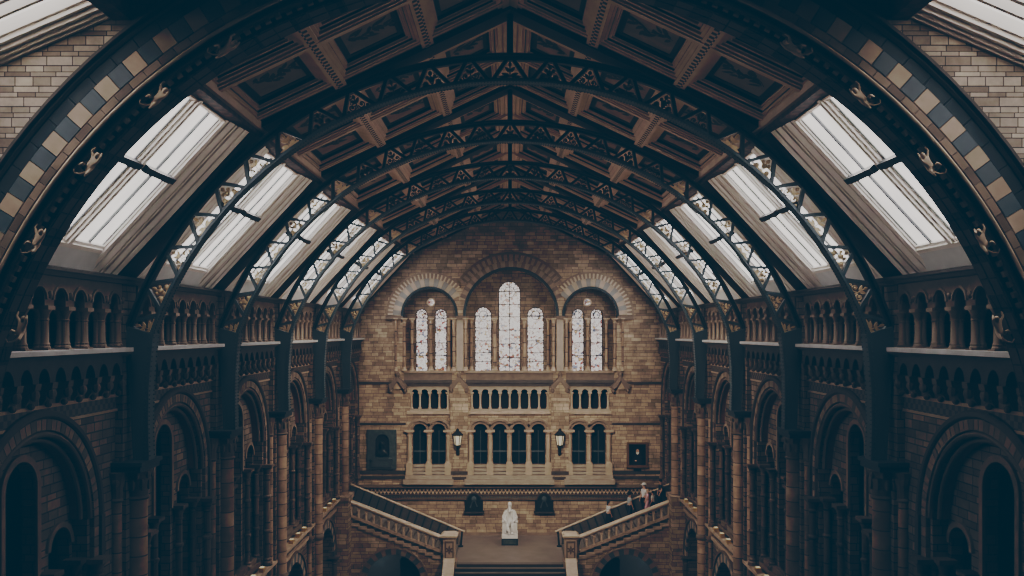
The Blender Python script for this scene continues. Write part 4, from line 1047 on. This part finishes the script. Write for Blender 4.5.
for s in (-1, 1):
    sd = SIDE[s]
    mp = lambda a, b, d, s=s: (s * a, d, b)
    def sbox(mb, x0, x1, y0, y1, z0, z1, mi=0): mb.box(min(s * x0, s * x1), max(s * x0, s * x1), y0, y1, z0, z1, mi)
    def zt_(x): return LAND + .395 * (x - X_S + .2)
    # flight
    o = thing('stair_flight', '%s flight of stone stairs rising sideways from the landing' % sd, 'stairs', (s * X_S, YN, LAND), 0, 'side stair flights'); org = (s * X_S, YN, LAND)
    for i in range(NS):
        x = X_S + RUN * i; mb = MB(); sbox(mb, x, x + RUN + .03, YN + .2, YF, LAND + RISE * i - .15, LAND + RISE * (i + 1)); mb.build('step', 'tread', o, org)
    # front wall with arch
    mb = MB(); a = 6.3
    n = 14; top = [(3.55, LAND - .1)]
    pts = [(3.0, FLOOR), (9.3, FLOOR)]
    steps = []
    x = 9.3
    i = NS - 1
    zz = lambda i: LAND + RISE * (i + 1) - .12
    pts.append((9.3, zz(15)))
    for i in range(15, -1, -1):
        xl = X_S + RUN * i
        if xl < 9.3: pts += [(xl, zz(i)), (xl, zz(i - 1))]
    pts = [p for j, p in enumerate(pts) if j == 0 or p != pts[j - 1]]
    hole = archloop(a, 1.5, FLOOR + .05, -13.55, 20)
    pts[-1] = (3.0, zz(-1))
    mb.plate(pts, [hole], YN, YN + .3, mp)
    w_ = mb.build('flight_wall', 'brick', o, org)
    mb = MB(); mb.voussoirs((a, -13.55), 1.5, 1.82, YN - .06, YN + .1, 19, (0, 1), .04, 0, PI, mp, 3); mb.ring((a, -13.55), 1.82, 1.9, YN - .1, YN, 0, PI, 24, mp, 1); mb.build('voussoir_ring', ['slate', 'stone_mid'], o, org)
    mb = MB()
    for i in range(0, 16):
        xl = X_S + RUN * i
        if 3.5 < xl < 8.9: sbox(mb, xl - .06, xl + RUN, YN - .1, YN + .05, zz(i) - .14, zz(i) + .02)
    mb.build('stepped_string', 'stone', o, org)
    mb = MB(); sbox(mb, 3.0, 9.3, YF - .2, YF, FLOOR, LAND - .2); mb.build('vault_back', 'grey_panel', o, org)
    mb = MB(); sbox(mb, 4.5, 6.1, YN + 1.2, YN + 1.8, FLOOR, LAND - .2); mb.build('vault_pier', 'slate_dark', o, org)
    # near balustrade
    o = thing('stair_balustrade', 'sloping stone balustrade with pierced arches along the %s stair flight' % sd, 'balustrade', (s * 3.6, YN, LAND), 0, 'side stair balustrades'); org = (s * 3.6, YN, LAND)
    def zr(x): return -11.08 + .394 * (x - 3.68)
    mb = MB(); prof = [(-.17, -.14), (.17, -.14), (.19, -.05), (.13, .03), (-.13, .03), (-.19, -.05)]
    x0, x1 = 3.62, 8.7; vs = []
    for x in (x0, x1):
        for d, h in prof: vs.append((s * x, YN + .08 + d, zr(x) + h))
    q = len(prof); mb.add(vs, [tuple(range(q)), tuple(range(2 * q - 1, q - 1, -1))] + [(j, (j + 1) % q, q + (j + 1) % q, q + j) for j in range(q)]); mb.build('coping', 'stone_buff', o, org)
    nb = 12; p = (8.6 - 3.75) / nb
    hs = []
    for i in range(nb):
        c = 3.75 + p * (i + .5); zc = zr(c) - .34; hw = p * .36
        hs.append([(c - hw, zc - .42 - hw * .39), (c + hw, zc - .42 + hw * .39)] + [(c + hw * math.cos(PI * j / 10), zc + hw * math.sin(PI * j / 10) + .39 * hw * math.cos(PI * j / 10)) for j in range(11)])
    poly = [(x0, zr(x0) - .92), (x1, zr(x1) - .92), (x1, zr(x1) - .12), (x0, zr(x0) - .12)]
    mb = MB(); mb.plate(poly, hs, YN + .0, YN + .16, mp); mb.build('pierced_panel', 'stone', o, org)
    for i in range(nb + 1):
        c = 3.75 + p * i; mb = MB(); zt0 = zr(c) - .36
        mb.lathe([(.07, zt0 - .42), (.055, zt0 - .36), (.045, zt0 - .08), (.07, zt0 - .02), (.075, zt0 + .03)], s * c, YN - .0, 8); mb.build('baluster', 'stone_buff', o, org)
    # newel
    X = 3.26; o = thing('newel_post', 'square carved stone newel post at the foot of the %s stair flight' % sd, 'newel post', (s * X, YN - .1, LAND), 0, 'stair newel posts'); org = (s * X, YN - .1, LAND)
    mb = MB(); sbox(mb, X - .33, X + .33, YN - .43, YN + .23, -12.35, -11.1); sbox(mb, X - .39, X + .39, YN - .49, YN + .29, LAND - .4, -12.3); mb.build('shaft', 'stone', o, org)
    mb = MB(); mb.flare([(.34, -11.12), (.44, -11.02), (.45, -10.92), (.36, -10.86), (.33, -10.82)], s * X, YN - .1); mb.build('cap', 'stone_buff', o, org)
    mb = MB(); mb.plate([(s * X - .24, -12.2), (s * X + .24, -12.2), (s * X + .24, -11.22), (s * X - .24, -11.22)], [[(s * X - .17, -12.1), (s * X + .17, -12.1), (s * X + .17, -11.32), (s * X - .17, -11.32)]], YN - .47, YN - .43)
    for t in range(6): mb.prism(leafpoly(s * X, -11.7, .26, .1, 2 * PI * t / 6 + .5), YN - .46, YN - .43)
    mb.ball((s * X, YN - .45, -11.7), (.07, .04, .07), 8, 5); mb.build('carved_panel', 'stone_dark', o, org)
    # parapet of the main flight running down towards the camera
    o = thing('flight_parapet', 'sloping stone parapet with pale coping on the %s side of the main steps' % sd, 'parapet', (s * X, YM - 3, FLOOR), 0, 'main flight parapets'); org = (s * X, YM - 3, FLOOR)
    yb, ya = YN - .45, YN - 6.3
    za_, zb_ = FLOOR + .7, -12.15
    mp2 = lambda a, b, d, s=s: (s * d, a, b)
    mb = MB(); mb.prism([(ya, FLOOR), (yb, FLOOR), (yb, zb_ - .12), (ya, za_ - .12)], X - .27, X + .27, mp2); mb.build('side_wall', 'stone_dark', o, org)
    mb = MB(); mb.prism([(ya, za_ - .12), (yb, zb_ - .12), (yb, zb_ + .03), (ya, za_ + .03)], X - .3, X + .3, mp2); mb.build('coping', 'stone_buff', o, org)
    # far railing over a grey parapet
    o = thing('stair_railing', 'thin handrail with dark slanting struts on the far side of the %s stair flight' % sd, 'railing', (s * 2.75, YF, LAND), 0, 'far stair railings'); org = (s * 2.75, YF, LAND)
    def zf(x): return -11.58 + .418 * (x - 2.72)
    mb = MB(); mb.tube([(s * 2.62, YF + .08, zf(2.72) - .02), (s * 2.78, YF + .08, zf(2.78)), (s * 9.25, YF + .08, zf(9.25))], .055, 8); mb.build('handrail', 'stone_buff', o, org)
    mb = MB(); mb.tube([(s * 2.78, YF + .08, zf(2.78)), (s * 2.86, YF + .08, LAND + .03)], .05, 8); mb.lathe([(.16, LAND), (.16, LAND + .05), (.05, LAND + .08)], s * 2.88, YF + .08, 10); mb.build('end_post', 'steel_dark', o, org)
    mb = MB(); mb.prism([(3.01, LAND), (9.25, LAND), (9.25, zf(9.25) - .95), (9.25, zf(9.25) - .08), (3.0, zf(3.0) - .08)], YF + .02, YF + .14, mp); mb.build('grey_parapet', 'grey_panel', o, org)
    for i in range(14):
        x = 3.25 + .44 * i; mb = MB(); mb.beam((s * (x - .1), YF + .01, zf(x - .1) - .06), (s * (x + .14), YF + .01, zf(x + .14) - .85), .07, .06, (0, 1, 0)); mb.build('strut', 'steel_dark', o, org)
    # passage under the vault: dark inner floor
# statue of a seated man
SX, SY = ex(509.8) * .96, 51.3
o = thing('seated_statue', 'white marble statue of a seated bearded man on the landing', 'statue', (SX, SY, LAND))
mb = MB(); mb.box(-.48, .48, -.6, .55, 0, .40); mb.build('plinth', 'slate_dark', o, (0, 0, 0), label='dark stone plinth')
mb = MB(); mb.box(-.38, .38, -.62, -.6, .08, .32); mb.build('plinth_plate', 'greymarble', o)
mb = MB(); mb.box(-.47, .47, -.58, .52, .40, .62); mb.box(-.40, .40, .0, .48, .62, 1.12)
mb.prism([(-.40, 1.12), (.40, 1.12), (.38, 1.72), (.28, 1.86), (-.28, 1.86), (-.38, 1.72)], .36, .48)
for q in (-1, 1):
    mb.box(min(q * .34, q * .45), max(q * .34, q * .45), -.28, .42, 1.24, 1.36); mb.box(min(q * .35, q * .44), max(q * .35, q * .44), -.26, -.14, .62, 1.26); mb.ball((q * .395, -.27, 1.3), (.075, .075, .075), 8, 6)
mb.build('chair', 'marble', o)
fig = skin_obj('figure', 'marble', [
    (0, .16, 1.16, .22, .18), (0, .16, 1.45, .21, .16), (0, .13, 1.76, .21, .15), (0, .06, 2.0, .095), (0, .02, 2.14, .12, .13), (0, -.01, 2.32, .135, .15), (0, .02, 2.45, .105, .12),
    (.26, .13, 1.80, .105), (.40, .05, 1.50, .09), (.30, -.22, 1.36, .07), (.17, -.36, 1.33, .05),
    (-.26, .13, 1.80, .105), (-.40, .05, 1.50, .09), (-.30, -.22, 1.36, .07), (-.15, -.38, 1.30, .05),
    (.15, -.06, 1.14, .15), (.17, -.42, 1.16, .125), (.15, -.44, .90, .095), (.13, -.40, .70, .08), (.14, -.58, .665, .055),
    (-.15, -.06, 1.14, .15), (-.17, -.42, 1.14, .125), (-.08, -.54, .90, .095), (-.04, -.54, .72, .08), (-.03, -.70, .665, .055),
    (0, -.13, 2.08, .085), (0, -.15, 1.93, .075), (0, -.14, 1.80, .045), (0, -.165, 2.27, .03)],
    [(0, 1), (1, 2), (2, 3), (3, 4), (4, 5), (5, 6), (2, 7), (7, 8), (8, 9), (9, 10), (2, 11), (11, 12), (12, 13), (13, 14), (0, 15), (15, 16), (16, 17), (17, 18), (18, 19), (0, 20), (20, 21), (21, 22), (22, 23), (23, 24), (4, 25), (25, 26), (26, 27), (5, 28)], o)
for q in (-1, 1):       # hands resting on the thighs
    mb = MB(); c = Vector((q * .155, -.40, 1.31))
    mb.ball(c, (.05, .06, .03), 8, 5)
    for i in range(4): mb.tube([c + Vector((-.035 + .023 * i, -.04, .01)), c + Vector((-.035 + .023 * i, -.10 + .008 * abs(i - 1.5), .0)), c + Vector((-.035 + .023 * i, -.125 + .01 * abs(i - 1.5), -.04))], .012, 6)
    mb.tube([c + Vector((-q * .04, 0, 0)), c + Vector((-q * .075, -.05, 0)), c + Vector((-q * .07, -.08, -.01))], .014, 6); mb.build('hand', 'marble', o)
mb = MB()               # open coat hanging in folds
for q in (-1, 1):
    mb.tube([(q * .17, -.02, 1.90), (q * .24, -.08, 1.55), (q * .30, -.14, 1.2), (q * .32, -.24, .9), (q * .29, -.22, .64)], [.05, .07, .085, .09, .08], 8)
    mb.tube([(q * .08, -.05, 1.88), (q * .12, -.10, 1.6), (q * .10, -.16, 1.35)], [.035, .04, .04], 6)
    mb.tube([(q * .24, -.40, 1.2), (q * .26, -.48, .95), (q * .24, -.44, .66)], [.05, .05, .04], 6)
mb.build('coat', 'marble', o)

# ------------------------------------------------------------------ people on the right stairs
def tread_z(x): return LAND + RISE * (math.floor((x - X_S) / RUN) + 1)
def person(px, Y, hgt, face, label, shirt, lower, hair, skirt=False, cap=None, stride=.18, arm=0., bag=False, x_=None):
    X = (px - CX) * Y / F if x_ is None else x_; z = tread_z(X)
    o = thing('person', label, 'person', (X, Y, z), face, 'people on the right stairs')
    h = hgt / 1.75
    def sc(v): return tuple(c * h for c in v)
    st_ = stride
    V = [(0, 0, .93, .13, .10), (0, 0, 1.15, .125, .095), (0, 0, 1.36, .15, .10), (0, 0, 1.49, .055), (.015, 0, 1.57, .075), (.02, 0, 1.66, .088), (.01, 0, 1.72, .06),
         (0, .17, 1.40, .058), (-.05, .21, 1.14, .045), (.08 + arm, .20, .92 + arm, .034), (.11 + arm, .19, .84 + arm, .03), (0, -.17, 1.40, .058), (.04, -.21, 1.14, .045), (.14, -.19, .93, .034), (.16, -.18, .85, .03),
         (.01, .09, .86, .095), (st_ * .6, .09, .5, .065), (st_ * .5, .09, .09, .042), (st_ * .5 + .13, .095, .045, .036), (-.01, -.09, .86, .095), (-st_ * .2, -.09, .48, .065), (-st_ - .03, -.09, .1, .042), (-st_ + .1, -.095, .045, .036), (.105, 0, 1.63, .018)]
    E = [(0, 1), (1, 2), (2, 3), (3, 4), (4, 5), (5, 6), (2, 7), (7, 8), (8, 9), (9, 10), (2, 11), (11, 12), (12, 13), (13, 14), (0, 15), (15, 16), (16, 17), (17, 18), (0, 19), (19, 20), (20, 21), (21, 22), (5, 23)]
    skin_obj('body', 'skin', [sc(v) for v in V], E, o)
    g = .018
    T = [(V[0][0], 0, .84, .135, .115), V[1], V[2], (0, 0, 1.44, .08), V[7], (-.03, .195, 1.25, .056), V[11], (.02, -.195, 1.25, .056)]
    T = [tuple(list(v[:3]) + [r + g for r in v[3:]]) for v in T]
    skin_obj('shirt', shirt, [sc(v) for v in T], [(0, 1), (1, 2), (2, 3), (2, 4), (4, 5), (2, 6), (6, 7)], o)
    if skirt:
        mb = MB(); mb.lathe([(.15, 1.0), (.17, .9), (.2, .6), (.25, .25), (.26, .2)], 0, 0, 14)
        s_ = mb.build('skirt', lower, o); s_.scale = (h, h, h)
    else:
        Lg = [(0, 0, 1.06, .12, .10), (0, 0, .95, .14, .115), V[15], V[16], (V[17][0], V[17][1], .14, .05), V[19], V[20], (V[21][0], V[21][1], .15, .05)]
        Lg = [tuple(list(v[:3]) + [r + .034 for r in v[3:]]) for v in Lg]
        skin_obj('trousers', lower, [sc(v) for v in Lg], [(0, 1), (1, 2), (2, 3), (3, 4), (1, 5), (5, 6), (6, 7)], o)
    mb = MB(); mb.ball((-.012, 0, 1.69), (.105, .10, .095), 12, 8)
    if skirt or hair == 'fair_hair': mb.ball((-.06, 0, 1.58), (.06, .09, .12), 10, 7)
    a = mb.build('hair', hair, o); a.scale = (h, h, h)
    if cap:
        mb = MB(); mb.lathe([(.12, 1.70), (.12, 1.76), (.09, 1.8), (.03, 1.82)], 0, 0, 12)
        if cap != 'pale_cloth': mb.lathe([(.2, 1.69), (.2, 1.71), (.11, 1.73)], 0, 0, 14)
        else: mb.box(.08, .2, -.08, .08, 1.70, 1.72)
        a = mb.build('hat', cap, o); a.scale = (h, h, h)
    mb = MB()
    for fx, fy in ((V[18][0] - .06, .095), (V[22][0] - .06, -.095)): mb.ball((fx, fy, .05), (.13, .052, .05), 8, 6)
    a = mb.build('shoes', 'black_cloth', o); a.scale = (h, h, h)
    mb = MB()
    for v in (V[10], V[14]):
        for i in range(4): mb.tube([(v[0] - .025 + .017 * i, v[1], v[2]), (v[0] - .02 + .017 * i, v[1], v[2] - .06), (v[0] - .012 + .016 * i, v[1], v[2] - .085 - .006 * (i % 3))], .009, 5)
        mb.tube([(v[0] + .02, v[1], v[2] + .01), (v[0] + .05, v[1], v[2] - .02), (v[0] + .05, v[1], v[2] - .05)], .01, 5)
    a = mb.build('fingers', 'skin', o); a.scale = (h, h, h)
    if bag:
        mb = MB(); mb.ball((-.2, 0, 1.2), (.1, .15, .22), 10, 8); a = mb.build('rucksack', 'black_cloth', o); a.scale = (h, h, h)
    return o
person(608.5, 49.9, 1.66, .1, 'dark-haired person in a patterned white top and long dark skirt, lowest on the stairs', 'patterned_cloth', 'black_cloth', 'brown_hair', True)
person(629.5, 49.8, 1.68, .2, 'person in a grey shirt and dark hat, second lowest on the right stairs', 'grey_cloth', 'navy_cloth', 'black_hair', False, 'black_cloth', .22, .08)
person(644.2, 50.05, 1.82, PI + .5, 'tall person in a pale cap and white shirt, coming down the stairs', 'white_cloth', 'black_cloth', 'black_hair', False, 'pale_cloth', .1, 0, True)
person(647.6, 49.5, 1.46, PI - .3, 'child in a pink top with fair hair beside the tall person in the pale cap', 'pink_cloth', 'pink_cloth', 'fair_hair')
person(652.6, 49.3, 1.38, PI - .5, 'small person in a pale top with black hair, beside the child in pink', 'pale_cloth', 'black_cloth', 'black_hair')
person(660.5, 49.9, 1.62, PI, 'person all in dark clothes near the top of the right stairs, beside the pier', 'navy_cloth', 'black_cloth', 'black_hair', False, None, .1)

# small brass uplights on the gallery parapets
def uplight():
    o = thing('uplight', '', 'uplight', (0, 0, 0)); mb = MB(); mb.box(-.09, .09, -.12, .12, 0, .16); mb.box(-.05, .05, -.04, .04, -.0, .05); mb.build('housing', 'brass', o)
    mb = MB(); mb.box(-.07, .07, -.1, .1, .16, .18); mb.build('lens', 'uplight', o); return o
ul = uplight(); first = True
POS = ['nearest', 'middle', 'farthest']
for s in (-1, 1):
    for k in (2, 3, 4):
        for j, u in enumerate((-.9, .2, 1.3)):
            o = ul if first else dup(ul); first = False
            o.location = (s * 9.1, BAYC[k] + u, -8.8); o.rotation_euler = (0, 0, 0 if s > 0 else PI)
            tag(o, '%s of three brass uplights, %s parapet, %s' % (POS[j], SIDE[s], BAYTXT[k]), 'uplight', 'brass uplights on the gallery parapets')

# ------------------------------------------------------------------ camera, light, world
cam = bpy.data.cameras.new('camera'); co = bpy.data.objects.new('camera', cam); COL.objects.link(co)
co.location = (0, 0, 0); co.rotation_euler = (PI / 2, 0, 0); cam.sensor_width = 36; cam.lens = F / 1024 * 36
cam.shift_x = (512 - CX) / 1024; cam.shift_y = (CY - 288) / 1024; cam.clip_end = 300; cam.clip_start = .1
S.camera = co
w = bpy.data.worlds.new('world'); S.world = w; w.use_nodes = True
bg = w.node_tree.nodes['Background']; bg.inputs[0].default_value = (.25, .5, .7, 1); bg.inputs[1].default_value = .05
def area(name, loc, rot, sx, sy, e, c):
    l = bpy.data.lights.new(name, 'AREA'); l.shape = 'RECTANGLE'; l.size = sx; l.size_y = sy; l.energy = e; l.color = c
    o = bpy.data.objects.new(name, l); COL.objects.link(o); o.location = loc; o.rotation_euler = rot; return o
def spot(name, loc, tgt, e, c, ang, blend=1., rad=.6):
    l = bpy.data.lights.new(name, 'SPOT'); l.energy = e; l.color = c; l.spot_size = ang; l.spot_blend = blend; l.shadow_soft_size = rad
    o = bpy.data.objects.new(name, l); COL.objects.link(o); o.location = loc
    o.rotation_euler = (Vector(tgt) - Vector(loc)).to_track_quat('-Z', 'Y').to_euler(); return o
spot('end_wall_spot', (0, 33, 3.0), (0, YE, -6.0), 5200, (1, .88, .75), math.radians(62))  # added warm fill for the end wall, no fixture modelled
for s in (-1, 1):
    spot('gallery_spot', (s * -5.5, 30, 3.0), (s * 9.3, 42, -7), 2600, (1, .88, .76), math.radians(80))  # added fill to lift the far columns of the side walls
    for k, yc in enumerate(BAYC):       # the brass uplights of the galleries wash the timber ceiling
        spot('ceiling_uplight', (s * 8.3, yc, -8.4), (-s * 1.5, yc, 7.0), (90, 260, 320, 320, 300, 200)[k], (1, .80, .62), math.radians(75), 1., .15)
for s in (-1, 1):  # added fill under the stairs, brightens the grey back of the vaults
    l = bpy.data.lights.new('vault_fill', 'POINT'); l.energy = 40; l.color = (.8, .9, 1); l.shadow_soft_size = .2
    o = bpy.data.objects.new('vault_fill', l); COL.objects.link(o); o.location = (s * 7.9, 48.2, -13.0)
# colour response of the photograph: soft shoulder, teal blacks
vs = S.view_settings; vs.view_transform = 'Standard'
vs.look = 'None'
vs.exposure = 0; vs.gamma = 1.0
vs.use_curve_mapping = True
cm = vs.curve_mapping
cm.use_clip = False
CURVE = [(.016, .009), (.05, .078), (.10, .225), (.25, .42), (1, .53), (4, .61), (6, .62)]
for ch, p, g in ((0, .0003, 1.0), (1, .0125, .98), (2, .022, .96)):
    cv = cm.curves[ch]; cv.points[0].location = (0, p); cv.points[1].location = (6, .64 * g)
    for x, y in CURVE[:-1]: cv.points.new(x, y * g + p * max(0, 1 - y / .10))
    for q in cv.points: q.handle_type = 'AUTO_CLAMPED'
cm.update()
